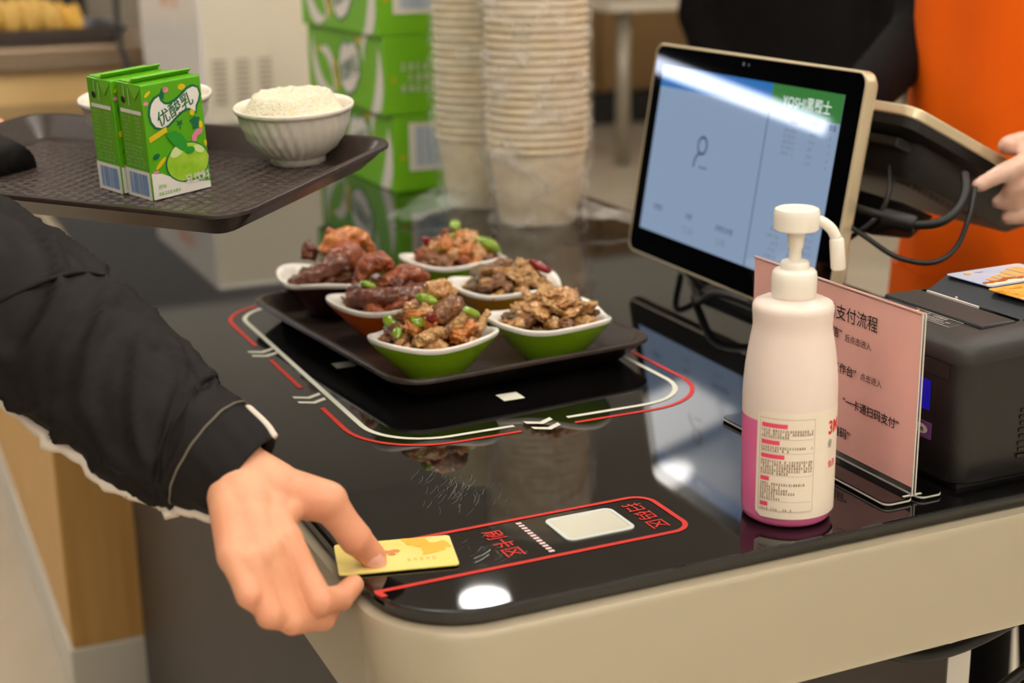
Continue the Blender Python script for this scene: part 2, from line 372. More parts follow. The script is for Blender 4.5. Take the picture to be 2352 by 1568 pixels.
A_T = math.radians(5.8); UT = Vector((math.cos(A_T), math.sin(A_T), 0)); VT = Vector((-math.sin(A_T), math.cos(A_T), 0))
TC = Vector((.447, 1.247, CT+.001))+UT*.149+VT*.208
tray('serving_tray', 'dark brown tray on the counter carrying six food dishes', .149, .208, TC, A_T, False)
# held tray frame
RC = Matrix(((.93193, -.3588, -.05257), (.35457, .93199, -.07538), (.07604, .0516, .99577)))
P0 = Vector((.24886, 1.33851, 1.05323))
def held(x, y, z=0): return P0+RC@Vector((x, y, z))
aT = math.atan2(.1007, .273); RT = RC@Matrix.Rotation(aT, 3, 'Z')
uT = Vector((math.cos(aT), math.sin(aT), 0)); vT = Vector((-math.sin(aT), math.cos(aT), 0))
hc = Vector((-.0293, -.1631, 0))+uT*.147+vT*.228
tray('carried_tray', 'dark brown tray held up at left with cartons and rice bowls', .147, .228, held(hc.x, hc.y, -.0049), RT, True)
# ------------------------------------------------------------------ dishes and food
def dish(label, x, y, rot, color, cname, a=.0645, h=.045, lobe=.09):
    t = thing('dish', label, 'dish', (x, y, CT+.0055), rot, 'small glazed dishes on the counter tray')
    N = 54
    def ring(s, z, wave, da=0):
        out = []
        for j in range(N):
            th = 2*math.pi*j/N; k = 1+lobe*math.cos(3*th)*min(1, s*1.1)
            r = a*s*k+da; out.append((r*math.cos(th), r*math.sin(th)*.93, z+wave*math.cos(3*th)))
        return out
    outer = [ring(.36, 0, 0), ring(.42, .0005, 0), ring(.45, .004, 0), ring(.62, .014, .001), ring(.80, .028, .002), ring(.93, h-.008, .003), ring(.985, h-.0035, .004)]
    MB().loft(outer, True, True, False).build('glazed_shell', mat('glaze_'+cname, color, .18), t, auto=60)
    inner = [ring(.985, h-.0035, .004), ring(1.0, h-.001, .004), ring(1.0, h+.001, .004), ring(.985, h+.002, .004), ring(.94, h+.001, .0035), ring(.90, h-.004, .003), ring(.76, .027, .002), ring(.58, .013, .001), ring(.40, .006, 0), ring(.2, .0055, 0)]
    MB().loft(inner, True, False, True).build('white_lining', mat('white_glaze', '#f1ebe0', .12), t, smooth=True)
    return t
GREEN, ORANGE, MAROON, YELLOW = '#98c81c', '#dd5f12', '#3a0d0c', '#e6a522'
DISH = {}
for key, lab, x, y, rot, c, cn in (
    ('a', 'maroon glazed dish of drumsticks at the back left of the tray', .496, 1.612, 2.2, MAROON, 'maroon'),
    ('b', 'orange glazed dish of braised meat in the middle of the tray', .520, 1.476, 2.9, ORANGE, 'orange'),
    ('c', 'green glazed dish of chicken and peppers at the tray front corner', .510, 1.326, 3.35, GREEN, 'green'),
    ('d', 'green glazed dish of chicken at the back right of the tray', .664, 1.640, 3.0, GREEN, 'green'),
    ('e', 'yellow glazed dish of fried slices at the right middle of the tray', .664, 1.482, 2.75, YELLOW, 'yellow'),
    ('f', 'green glazed dish of fried chicken slices at the tray right edge', .643, 1.330, 2.95, GREEN, 'green')):
    dish(lab, x, y, rot, c, cn); DISH[key] = (x, y)
def chunk_mesh(name, seed, sc, rough=.35, sub=4, freq=1.5, fine=.16):
    bm = bmesh.new(); bmesh.ops.create_icosphere(bm, subdivisions=sub, radius=1)
    off = Vector((seed*7.3, seed*3.1, seed*1.7))
    for v in bm.verts:
        d = v.co.normalized(); n = noise.fractal(d*freq+off, 1.0, 2.0, 2)-.5*(1-abs(noise.noise(d*2.3+off*2)*2))
        n2 = fine*(abs(noise.noise(d*5.5+off))*2-.5)+fine*.5*noise.noise(d*12+off)
        v.co = Vector((d.x*sc[0], d.y*sc[1], d.z*sc[2]))*(1+rough*n+n2+.12)
    me = bpy.data.meshes.new(name); bm.to_mesh(me); bm.free(); me.shade_smooth(); return me
MEAT = {k: mat('meat_'+k, c1, .38, noise_s=170, col2=c2, bump=.8, bump_s=420, coat=.75, det=6.) for k, c1, c2 in
        (('dark', '#4a1d0a', '#8a4016'), ('red', '#7c310c', '#b85a1c'), ('light', '#b06c2e', '#e2b070'), ('gold', '#96602a', '#dcaa62'), ('brown', '#5c3212', '#a0642e'), ('orange', '#b05208', '#e08e30'), ('herb', '#40341a', '#86622e'))}
PEP = mat('green_pepper', '#6f8f1c', .16, noise_s=60, col2='#93aa38', coat=.5)
CHI = mat('red_chili', '#6d0a12', .14, noise_s=60, col2='#8f141a', coat=.5)
CH = [chunk_mesh('food_piece', s, sc) for s, sc in ((1, (.014, .012, .011)), (2, (.017, .010, .009)), (3, (.012, .013, .009)), (4, (.019, .009, .008)), (5, (.012, .010, .012)), (6, (.016, .013, .008)), (7, (.011, .009, .008)), (8, (.013, .008, .010)))]
SL = [chunk_mesh('food_slice', 20+s, sc, .45) for s, sc in enumerate(((.017, .011, .006), (.014, .012, .005), (.020, .009, .006), (.013, .009, .0065)))]
PP = [chunk_mesh('pepper_piece', 40+s, sc, .16, 3, 1.5, .02) for s, sc in enumerate(((.014, .010, .006), (.011, .009, .007), (.013, .008, .005)))]
CC = [chunk_mesh('chili_piece', 60+s, sc, .12, 3, 1.5, .02) for s, sc in enumerate(((.013, .005, .005), (.010, .006, .005)))]
def put(me, name, m, loc, rot, s=1., label=None, cat=None, group=None):
    me2 = me
    if me.materials and me.materials[0] != m or not me.materials:
        key = (me.name, m.name)
        if key not in put.c:
            put.c[key] = me.copy(); put.c[key].materials.clear(); put.c[key].materials.append(m)
        me2 = put.c[key]
    o = bpy.data.objects.new(name, me2); COL.objects.link(o); o.location = loc; o.rotation_euler = rot; o.scale = (s, s, s)
    return tag(o, label, cat, group)
put.c = {}
def mound(name, x, y, rx, z0, hgt, m, label, seed):
    N = 40; mb = MB(); rings = []
    for i in range(9):
        s = 1-i/8.5; ring = []
        for j in range(N):
            th = 2*math.pi*j/N; d = Vector((math.cos(th)*s*3, math.sin(th)*s*3, seed)); k = 1+.08*noise.noise(d*1.5)
            ring.append((x+rx*s*k*math.cos(th), y+rx*s*k*math.sin(th), z0+hgt*(1-s*s)+.004*noise.noise(d*3)))
        rings.append(ring)
    o = mb.loft(rings, True, True, True).build(name, m, None, smooth=True); return tag(o, label, 'food', kind='stuff')
def heap(key, n, meshes, mats, where, hgt, seed, name, what, rx=.047):
    x, y = DISH[key]; rnd = random.Random(seed); z0 = CT+.03
    for k in range(n):
        s = math.sqrt((k+.5)/n); th = k*2.39996+seed; r = rx*s
        z = z0+.012+hgt*(1-s*s)+rnd.uniform(-.002, .004)
        i = rnd.choices(range(len(mats)), [w for m, w in mats])[0]
        dx, dy = r*math.cos(th), r*math.sin(th)*.95
        sx = dx*rt.x+dy*rt.y; sy = dx*fw.x+dy*fw.y; ang = int(((math.atan2(sy, sx)/(2*math.pi)) % 1)*8+.5) % 8
        side = ('right', 'far right', 'far', 'far left', 'left', 'near left', 'near', 'near right')[ang]; lev = 'topping the heap' if s < .26 else ('high on the ' if s < .5 else 'midway down the ' if s < .72 else 'low on the ' if s < .88 else 'at the foot of the ')+side+' slope'
        put(meshes[rnd.randrange(len(meshes))], name, MEAT[mats[i][0]], (x+dx, y+dy, z), (rnd.uniform(-.6, .6), rnd.uniform(-.6, .6), rnd.uniform(0, 6.28)), rnd.uniform(.62, 1.02),
            '%s %s in %s' % (what, lev, where), 'meat', 'meat pieces in '+where)
W = {'a': 'the maroon dish', 'b': 'the orange dish', 'c': 'the front green dish', 'd': 'the rear green dish', 'e': 'the yellow dish', 'f': 'the right green dish'}
SAUCE = mat('food_sauce', '#4a2a12', .25, noise_s=180, col2='#7c4a22', bump=.8, bump_s=260, coat=.3)
for k, hg in (('a', .02), ('b', .024), ('c', .03), ('d', .03), ('e', .024), ('f', .026)):
    mound('stewed_base', DISH[k][0], DISH[k][1], .046, CT+.040, hg-.012, SAUCE, 'dark saucy base of chopped food under the pieces in '+W[k], len(k)+hg*100)
heap('c', 38, CH, (('light', 3), ('brown', 3), ('gold', 2), ('orange', 2)), W['c'], .032, 3, 'chicken_chunk', 'browned chicken chunk')
heap('d', 38, CH, (('light', 3), ('brown', 3), ('orange', 3), ('red', 1)), W['d'], .032, 5, 'chicken_chunk', 'saucy chicken chunk')
heap('e', 40, SL, (('gold', 4), ('brown', 2), ('herb', 2)), W['e'], .026, 8, 'fried_slice', 'fried slice')
heap('f', 42, SL, (('gold', 4), ('light', 4), ('brown', 1), ('herb', 1)), W['f'], .030, 11, 'fried_slice', 'golden chicken slice')
heap('b', 26, SL, (('dark', 3), ('red', 3), ('brown', 1)), W['b'], .028, 14, 'braised_slice', 'braised strip')
heap('a', 18, SL, (('dark', 3), ('red', 2), ('brown', 1)), W['a'], .016, 17, 'braised_slice', 'braised strip')
def veg(key, lst, meshes, name, m, what):
    x, y = DISH[key]
    for i, (dx, dy, dz, rz, s, w) in enumerate(lst):
        put(meshes[i % len(meshes)], name, m, (x+dx, y+dy, CT+dz), (.5*math.sin(i*2), .5*math.cos(i*3), rz), s, '%s %s %s' % (what, w, W[key]), 'vegetable', name.replace('_', ' ')+' pieces in '+W[key])
veg('c', ((-.004, .002, .083, .4, 1.0, 'crowning the heap in'), (-.020, -.012, .068, 1.2, .9, 'low on the left of'), (.034, -.004, .067, .2, 1.25, 'wide at the right of'), (-.037, .012, .062, 2, .85, 'at the far left rim of'), (.030, .022, .068, 1, .8, 'at the back right of'), (-.041, -.010, .058, 1.3, .6, 'tucked at the left rim of')), PP, 'green_pepper', PEP, 'glossy green pepper piece')
veg('c', ((-.008, -.022, .070, .9, 1.1, 'on the near face of the heap in'), (-.002, -.016, .074, 1.9, .9, 'beside the dark chunk in'), (.026, -.020, .062, .3, .7, 'low at the right of')), CC, 'red_chili', CHI, 'dark red dried chili')
veg('d', ((.036, -.016, .064, .2, 1.25, 'lying long at the right of'), (.002, .006, .087, 1, .75, 'on the peak of'), (-.010, -.004, .076, 2, .7, 'on the near face of'), (-.02, -.016, .068, .4, .7, 'low on the left of')), PP, 'green_pepper', PEP, 'green pepper piece')
veg('d', ((-.034, .004, .070, .7, 1.2, 'at the left of'),), CC, 'red_chili', CHI, 'dark red dried chili')
veg('e', ((.034, -.010, .068, -.6, 1.0, 'at the right end of'),), CC, 'red_chili', CHI, 'long dark red chili')
veg('b', ((-.028, -.010, .070, .3, .8, 'at the left of'),), PP, 'green_pepper', PEP, 'small green pepper piece')
veg('b', ((.004, .040, .075, .3, 1.0, 'at the back of'),), PP, 'green_pepper', PEP, 'pale green pepper piece')
# larger pieces
def limb(name, pts, rad, m, label, seed, cat='meat', seg=26):
    P = spline(pts, 16); n = len(P); R = [rad[min(int(i/(n-1)*(len(rad)-1)), len(rad)-2)]*(1-((i/(n-1)*(len(rad)-1)) % 1))+rad[min(int(i/(n-1)*(len(rad)-1)), len(rad)-2)+1]*((i/(n-1)*(len(rad)-1)) % 1) if i < n-1 else rad[-1] for i in range(n)]
    mb = MB().tube(P, R, seg)
    for v in mb.v: v += Vector((noise.noise(v*120+Vector((seed, 0, 0))), noise.noise(v*120+Vector((0, seed, 0))), noise.noise(v*120+Vector((0, 0, seed)))))*.0028+Vector((noise.noise(v*330), noise.noise(v*330+Vector((3, 0, 0))), noise.noise(v*330+Vector((0, 5, 0)))))*.0012
    return tag(mb.build(name, m, None, smooth=True), label, cat)
ax, ay = DISH['a']; z = CT
limb('drumstick', [(ax-.050, ay-.026, z+.054), (ax-.028, ay-.03, z+.061), (ax-.004, ay-.026, z+.069), (ax+.014, ay-.022, z+.072)], [.006, .008, .009, .0135, .014, .006], MEAT['dark'], 'dark roasted drumstick pointing left out of the maroon dish', 2)
limb('chicken_skin', [(ax-.010, ay-.002, z+.078), (ax+.006, ay+.002, z+.091), (ax+.026, ay+.004, z+.095), (ax+.044, ay+.002, z+.086), (ax+.050, ay, z+.070)], [.006, .010, .010, .010, .008, .005], MEAT['orange'], 'orange glazed curved chicken skin arching over the maroon dish', 5)
limb('roast_piece', [(ax-.004, ay-.006, z+.062), (ax+.014, ay-.010, z+.074), (ax+.036, ay-.010, z+.070)], [.010, .018, .019, .010], MEAT['red'], 'large red brown roast piece under the curved skin in the maroon dish', 7)
limb('bone_end', [(ax-.024, ay+.010, z+.070), (ax-.020, ay+.012, z+.083), (ax-.016, ay+.012, z+.086)], [.008, .010, .006], MEAT['dark'], 'dark knobbly bone end standing up in the maroon dish', 9)
limb('bone_end', [(ax+.006, ay+.018, z+.080), (ax+.012, ay+.02, z+.096), (ax+.014, ay+.02, z+.100)], [.009, .011, .006], MEAT['red'], 'reddish knuckle rising behind the curved skin in the maroon dish', 11)
bx_, by_ = DISH['b']
limb('braised_wing', [(bx_-.052, by_-.008, z+.058), (bx_-.026, by_-.020, z+.060), (bx_+.006, by_-.030, z+.060), (bx_+.034, by_-.030, z+.062)], [.008, .011, .011, .012, .008], MEAT['dark'], 'long dark braised wing lying along the near rim of the orange dish', 13)
limb('braised_wing', [(bx_-.012, by_-.012, z+.072), (bx_+.014, by_-.014, z+.080), (bx_+.040, by_-.010, z+.073)], [.006, .010, .010, .006], MEAT['red'], 'reddish braised wing across the top of the orange dish', 15)
limb('braised_wing', [(bx_-.034, by_+.006, z+.072), (bx_-.024, by_+.008, z+.086), (bx_-.008, by_+.006, z+.092), (bx_+.004, by_+.004, z+.084)], [.007, .011, .011, .006], MEAT['red'], 'bent orange brown joint at the left of the orange dish', 17)
cx_, cy_ = DISH['c']
limb('chicken_piece', [(cx_-.012, cy_-.018, z+.066), (cx_+.004, cy_-.020, z+.076), (cx_+.020, cy_-.014, z+.082), (cx_+.028, cy_-.006, z+.074)], [.006, .010, .011, .007, .004], MEAT['brown'], 'big charred chicken piece at the centre of the front green dish', 19)
limb('chicken_skin', [(cx_-.034, cy_-.040, z+.052), (cx_-.020, cy_-.040, z+.060), (cx_-.004, cy_-.036, z+.060)], [.004, .007, .007, .005], MEAT['gold'], 'curled golden skin strip at the near rim of the front green dish', 21)
limb('chicken_skin', [(cx_+.034, cy_-.030, z+.056), (cx_+.048, cy_-.016, z+.060), (cx_+.058, cy_-.004, z+.066)], [.003, .005, .004, .003], MEAT['gold'], 'thin skin strip poking over the right rim of the front green dish', 23)
limb('chicken_piece', [(cx_-.004, cy_+.012, z+.080), (cx_+.010, cy_+.010, z+.092), (cx_+.028, cy_+.010, z+.084)], [.006, .010, .010, .006], MEAT['light'], 'pale glazed chicken lump topping the front green dish', 25)
# ------------------------------------------------------------------ cartons on the carried tray
CGREEN = mat('carton_green', '#5bab12', .3); CGREEN2 = mat('carton_top_green', '#74bb2c', .3)
CWHITE = mat('carton_white', '#ece6dc', .35); DGREEN = mat('print_dark_green', '#0e6a45', .4); BLUEP = mat('print_barcode_blue', '#6f9ad0', .4)
APPLE = mat('print_apple', '#8fc21e', .35, noise_s=60, col2='#b4d648'); LEAF = mat('print_leaf', '#2f9a2c', .35); YEL = mat('print_yellow', '#e3c21c', .4); PINKP = mat('print_pink', '#e58ba0', .4)
PALEG = mat('print_pale_green', '#9ccc72', .4); BLK = mat('print_black', '#20241a', .5); APL2 = mat('print_apple_light', '#d7e59a', .35)
cw, cd, ch = .063, .0407, .105
def carton(label, loc):
    t = thing('drink_carton', label, 'carton', loc, RC, 'green drink cartons on the carried tray')
    MB().box((0, 0, .0005), (cw, cd, ch)).build('carton_body', CGREEN, t, bevel=.0012)
    tf = MB().loft([[(0.001, cd*.42, ch), (cw-.001, cd*.42, ch), (cw-.001, cd*.52, ch), (.001, cd*.52, ch)], [(0.001, cd*.30, ch+.0045), (cw-.001, cd*.30, ch+.0045), (cw-.001, cd*.33, ch+.005), (.001, cd*.33, ch+.005)]]).build('top_fold', CGREEN2, t)
    MB().box((.002, cd*.56, ch+.0001), (cw-.002, cd-.002, ch+.0012)).build('top_panel', CGREEN2, t, bevel=.0004)
    MB().add([(.0, -.0005, ch*.985), (.0, cd*.5, ch*.985), (-.0009, cd*.25, ch*.87)], [(0, 2, 1)]).build('side_flap', CGREEN2, t)
    F = ((0, 0, 0), (1, 0, 0), (0, 0, 1)); L = ((0, cd, 0), (0, -1, 0), (0, 0, 1))
    p = Print().poly([(.001, .001), (cw-.001, .001), (cw-.001, .007), (.050, .009), (.044, .0125), (.036, .011), (.024, .017), (.012, .0235), (.001, .0255)]); p.lay('white_base_print', CWHITE, t, *F, .0004)
    # cloud-shaped badge
    cl = [(.0075, .083), (.0065, .078), (.0075, .0715), (.0110, .0665), (.0165, .0645), (.0235, .0660), (.0310, .0710), (.0400, .0765), (.0470, .0778), (.0515, .0755), (.0535, .0730), (.0545, .0785), (.0575, .0830), (.0595, .0885), (.0580, .0940), (.0535, .0960), (.0475, .0945), (.0410, .0900), (.0340, .0860), (.0270, .0840), (.0220, .0850), (.0185, .0885), (.0175, .0930), (.0130, .0910), (.0095, .0875)]
    c = Vector((.031, .08)); gr = []
    for i, q in enumerate(cl):
        a, b = Vector(cl[i-1]), Vector(cl[(i+1) % len(cl)]); tt = (b-a).normalized(); gr.append((q[0]+tt.y*.0022, q[1]-tt.x*.0022))
    Print().poly(gr).lay('badge_outline', DGREEN, t, *F, .0004); Print().poly(cl).lay('badge', CWHITE, t, *F, .0007)
    Print().text('优酸乳', .0325, .0795, .0142, .010, 'CENTER', .40, .96, .15).lay('lettering', DGREEN, t, *F, .0010)
    Print().ell(.040, .029, .0235, .0185, 28).lay('apple_outline', DGREEN, t, *F, .0005)
    Print().poly([(x, y) for x, y in [(.040+.0222*math.cos(a), max(.029+.0175*math.sin(a), .0125)) for a in [2*math.pi*k/32 for k in range(32)]]]).lay('apple', APPLE, t, *F, .0008)
    Print().ell(.030, .041, .0085, .0045, 16, .5).ell(.053, .039, .006, .0035, 16, -.5).lay('apple_highlight', APL2, t, *F, .0010)
    Print().ell(.043, .0395, .0055, .0035, 16).lay('apple_hollow', LEAF, t, *F, .0011)
    Print().poly([(.0415, .038), (.034, .041), (.027, .047), (.0215, .0545), (.020, .059), (.029, .060), (.036, .056), (.0405, .049)]).lay('leaf', LEAF, t, *F, .0013)
    split_lay(Print().poly([(.003, .053), (.022, .060), (.0215, .065), (.0025, .058)]).ell(.050, .073, .0025, .003).ell(.012, .033, .0075, .002, 12, .7).ell(.058, .060, .002, .004).ell(.042, .0975, .004, .0028).ell(.006, .0965, .004, .0015, 10, .6).ell(.061, .043, .0015, .003), 'yellow_mark', YEL, t, *F, .0006)
    split_lay(Print().poly([(.047, .052), (.053, .057), (.060, .0575), (.058, .0525), (.053, .051), (.051, .046), (.047, .047)]).ell(.025, .0975, .003, .0025).ell(.0035, .0885, .0025, .0018).ell(.006, .026, .003, .0015).ell(.062, .03, .001, .002), 'pink_mark', PINKP, t, *F, .0006)
    split_lay(Print().poly([(.046, .066), (.052, .069), (.058, .067), (.056, .0635), (.055, .058), (.049, .057), (.049, .062)]).ell(.036, .066, .004, .0009, 8, .6).ell(.036, .066, .004, .0009, 8, -.6).ell(.036, .063, .0006, .004, 8).ell(.008, .040, .004, .0025, 8, .4).poly([(.018, .094), (.022, .089), (.0235, .097), (.0275, .0985), (.021, .0995)]), 'dark_mark', DGREEN, t, *F, .0006)
    Print().text('乳饮料', .0485, .0135, .0092, .014, 'CENTER', .04, .86).lay('lettering', CWHITE, t, *F, .0014)
    Print().text('原味', .006, .0105, .0045, .004).lay('lettering', PALEG, t, *F, .0010)
    p = Print(); glyphs(p, .006, .0045, .030, .003, 5); p.lay('small_print', PALEG, t, *F, .0010)
    # narrow side
    Print().rect(.0005, .0005, cd-.0005, .0265).lay('barcode_ground', CWHITE, t, *L, .0004)
    p = Print(); bars(p, .006, .004, cd-.004, .0235, 3); p.lay('barcode', BLUEP, t, *L, .0008)
    p = Print(); p.rect(.004, .078, cd-.003, .0815)
    p.lay('white_rule', CWHITE, t, *L, .0004); p = Print(); rs = random.Random(2)
    for k in range(7): glyphs(p, .005, .0735-k*.0035, .013+rs.uniform(0, .004), .0022, k); glyphs(p, .026, .0735-k*.0035, .034, .0022, k+9)
    for k in range(6): glyphs(p, .005, .0475-k*.0036, cd-.005-rs.uniform(0, .006), .0024, k+20)
    for k in (0, 1): p.rect(.012+k*.007, .088-k*.003, .014+k*.007, .103-k*.002)
    p.lay('small_print', PALEG, t, *L, .0004)
    Print().ell(.0105, .0895, .0035, .003).lay('dark_star', BLK, t, *L, .0004)
carton('green apple milk drink carton standing nearest on the carried tray', held(0, 0, 0))
carton('green apple milk drink carton half hidden behind its twin', held(-.004, .0435, 0))
# ------------------------------------------------------------------ rice bowls
BOWL = mat('bowl_white', '#efe6d6', .14)
RICE = mat('rice', '#f4eedd', .55, noise_s=260, col2='#efe0b4', bump=.9, bump_s=420)
def bowl(label, r, h, loc, flutes, mark=False):
    t = thing('rice_bowl', label, 'bowl', loc, RC, 'white fluted bowls on the carried tray')
    N = 180
    prof = [(.44, 0), (.47, .001), (.47, .10), (.50, .13), (.66, .26), (.80, .45), (.89, .68), (.935, .85), (.955, .90), (.985, .915), (1.003, .945), (1.003, .975)]
    rg = []
    for s, z in prof:
        amp = .026*max(0, min(1, (z-.14)*8))*max(0, min(1, (.9-z)*8)) if flutes else 0
        rg.append([(r*(s+amp*math.sin(30*(2*math.pi*j/N)/1+z*9))*math.cos(2*math.pi*j/N), r*(s+amp*math.sin(30*(2*math.pi*j/N)+z*9))*math.sin(2*math.pi*j/N), h*z) for j in range(N)])
    inn = [(1.0, .995), (.985, 1.0), (.95, .985), (.92, .93), (.86, .68), (.75, .42), (.5, .2), (.2, .14)]
    rg += [[(r*s*math.cos(2*math.pi*j/N), r*s*math.sin(2*math.pi*j/N), h*z) for j in range(N)] for s, z in inn]
    MB().loft(rg).build('bowl_body', BOWL, t, smooth=True)
    if not mark: return t
    p = Print()
    def wrap(u, v): a = u/r; return (r*.93*math.cos(a), r*.93*math.sin(a), v)
    for k in range(5): p.ell(-2.62*r+k*.0045, h*.70+.002*math.sin(k*2), .003, .0045, 10, k)
    def wr(u, v):
        zz = v/h; s = .89+(zz-.68)*.275; return (r*(s+.004)*math.cos(u/r), r*(s+.004)*math.sin(u/r), v)
    p.lay('printed_mark', mat('bowl_mark', '#4a4038', .5), t, None, None, None, fn=wr)
    return t
def rice(label, r, c, dome, seed, slab=False):
    N = 60; rg = []
    for i in range(14):
        s = 1-i/13.2; ring = []
        for j in range(N):
            th = 2*math.pi*j/N; x, y = s*math.cos(th), s*math.sin(th)
            if slab: zz = dome*min(1, max(0, (1-s*s)*2.2))*(1 if y > -.42 else .35 if y < -.6 else .35+.65*(y+.6)/.18)
            else: zz = dome*(1-s*s)
            n = Vector((x*9+seed, y*9, i*.5)); zz += .0022*noise.noise(n)+.0016*noise.noise(n*3)
            ring.append((r*x, r*y, zz))
        rg.append(ring)
    o = MB().loft(rg).build('rice', RICE, None, smooth=True); o.matrix_world = Matrix.Translation(c) @ RC.to_4x4() @ Matrix.Rotation(.25, 4, 'Z')
    return tag(o, label, 'rice', kind='stuff')
bowl('white fluted bowl heaped with rice at the right of the carried tray', .0585, .057, held(.176, .015, .0002), True)
rice('white rice mound rising above the fluted bowl', .0525, held(.176, .015, .044), .024, 3, True)
bowl('white rice bowl partly hidden behind the green cartons', .066, .062, held(.1, .158, .0002), True, True)
rice('level white rice in the bowl behind the cartons', .060, held(.1, .158, .050), .008, 9)
# ------------------------------------------------------------------ bank card
CARD = mat('card_yellow', '#f0dd8c', .3, noise_s=18, col2='#ecd067')
RCARD = Matrix(((.9708, .2399, 0), (-.2399, .9708, 0), (0, 0, 1)))
ct_ = thing('payment_card', 'pale yellow plastic card pinched by the hand on the scan strip', 'card', (.2787, .9224, CT+.0012), RCARD)
MB().loft([rrect(.0428, .027, .0032, 0, 5, (.0428, .027)), rrect(.0428, .027, .0032, .0009, 5, (.0428, .027))]).build('card_body', CARD, ct_)
C3 = ((0, 0, .0009), (1, 0, 0), (0, 1, 0))
def fan(cx, cy, r, a0, a1): return [(cx, cy)]+[(cx+r*(1+.07*math.sin(k*2.1))*math.cos(math.radians(a0+(a1-a0)*k/10)), cy+r*(1+.07*math.sin(k*2.1))*math.sin(math.radians(a0+(a1-a0)*k/10))) for k in range(11)]
Print().poly(fan(.079, .027, .017, 80, 200)).poly(fan(.067, .0525, .017, 175, 285)).poly(fan(.0845, .031, .010, 100, 160)).lay('ginkgo_print', mat('card_orange', '#eeb43c', .35), ct_, *C3, .0002)
Print().ell(.037, .032, .0065, .0028, 14, -.25).ell(.031, .036, .005, .0016, 12, -.1).ell(.0425, .0325, .004, .003, 12).ell(.040, .0275, .0032, .002, 12, -.4).lay('leaping_mark', mat('card_mark', '#d98a50', .4), ct_, *C3, .0003)
p = Print()
for k in range(5): p.rect(.050+k*.0045, .012+.001*(k % 2), .0525+k*.0045, .018)
p.lay('faint_lettering', mat('card_faint', '#e2bf62', .4), ct_, *C3, .0002)
# ------------------------------------------------------------------ customer
cust = thing('person', 'customer in a black jacket reaching in from the left with a card', 'person', (-.15, 1.36, 0))
H = dict(fore=at(395, 950, 1.07), w=at(528, 1072, 1.038), iM=at(655, 1243, .999), iP=at(733, 1380, .990), iD=at(784, 1372, 1.012), iT=at(812, 1343, 1.028),
         mM=at(614, 1268, .986), mP=at(672, 1424, .983), mD=at(742, 1420, 1.008), mT=at(775, 1372, 1.028), rM=at(573, 1288, .976), rP=at(620, 1412, .970), rD=at(690, 1426, .998), rT=at(726, 1388, 1.020),
         pM=at(538, 1280, .974), pP=at(572, 1368, .964), pD=at(622, 1408, .985), pT=at(660, 1390, 1.003), tC=at(634, 1126, 1.03), tM=at(752, 1152, 1.036), tI=at(818, 1238, 1.046), tT=at(858, 1278, 1.0555))
sk = [(H['fore'], .028, H['w'], .026)]
for f, q in (('i', 1), ('m', .98), ('r', .93), ('p', .85)):
    M_, P_, D_, T_ = (H[f+k] for k in 'MPDT'); back = (CAM-M_).normalized()
    sk += [(M_+back*.001, .0128*q, M_.lerp(P_, .5), .0105*q), (M_.lerp(P_, .5), .0104*q, P_, .0104*q), (P_, .0106*q, P_.lerp(D_, .6), .0088*q), (P_.lerp(D_, .6), .0090*q, D_, .0092*q), (D_, .0090*q, T_, .0076*q), (H['w'].lerp(M_, .25), .016, M_, .0130*q)]
sk += [(H['w'], .025, H['w'].lerp(H['mM'], .5), .020), (H['w'].lerp(H['mM'], .5), .020, H['mM'].lerp(H['rM'], .5), .013), (H['w'].lerp(H['pM'], .3), .018, H['pM'], .0115),
       (H['w'].lerp(H['tC'], .2), .023, H['tC'], .020), (H['tC'], .0195, H['tM'], .0150), (H['tM'], .0145, H['tM'].lerp(H['tI'], .5), .0118), (H['tM'].lerp(H['tI'], .5), .0118, H['tI'], .0122), (H['tI'], .0120, H['tT'], .0094),
       (H['tC'], .018, H['iM'].lerp(H['w'], .25), .012), (H['tM'].lerp(H['tC'], .5), .012, H['iM'].lerp(H['w'], .2), .010)]
# far hand at the left end of the carried tray, head, hidden trunk, legs
LH = held(-.115, .235, .03)
fing = [(LH+Vector((-.075, -.02, .0)), .02, LH+Vector((-.03, 0, .005)), .026)]
for k in range(4): fing += [(LH+Vector((-.02, .03-.018*k, -.012)), .0095, LH+Vector((.025, .028-.018*k, -.034)), .0085)]
fing += [(LH+Vector((-.03, -.01, .01)), .012, LH+Vector((.0, -.014, .024)), .0105), (LH+Vector((.0, -.014, .024)), .0105, LH+Vector((.027, -.01, .017)), .009)]
fing += [(at(-70, 330, 1.60), .012, at(-28, 300, 1.62), .0115), (at(-28, 300, 1.62), .0115, at(0, 288, 1.63), .010), (at(-70, 330, 1.60), .012, LH, .02)]
T0 = Vector((-.17, 1.36, 0))
trunk = [(T0+Vector((0, 0, .95)), .13, T0+Vector((0, 0, 1.3)), .14), (T0+Vector((0, -.15, 1.36)), .055, T0+Vector((0, .15, 1.36)), .055), (T0+Vector((0, 0, 1.38)), .055, T0+Vector((.02, 0, 1.5)), .05)]
head = [(T0+Vector((.02, 0, 1.57)), .075, T0+Vector((.0, 0, 1.63)), .085), (T0+Vector((.05, 0, 1.53)), .05, T0+Vector((.06, 0, 1.6)), .055), (T0+Vector((.105, 0, 1.585)), .012, T0+Vector((.118, 0, 1.565)), .012), (T0+Vector((.01, .08, 1.58)), .014, T0+Vector((.01, .085, 1.6)), .016), (T0+Vector((.01, -.08, 1.58)), .014, T0+Vector((.01, -.085, 1.6)), .016)]
ELB = at(-190, 600, 1.15); SH = T0+Vector((.0, -.17, 1.36)); LEL = T0+Vector((.05, .24, 1.06)); LSH = T0+Vector((0, .17, 1.36))
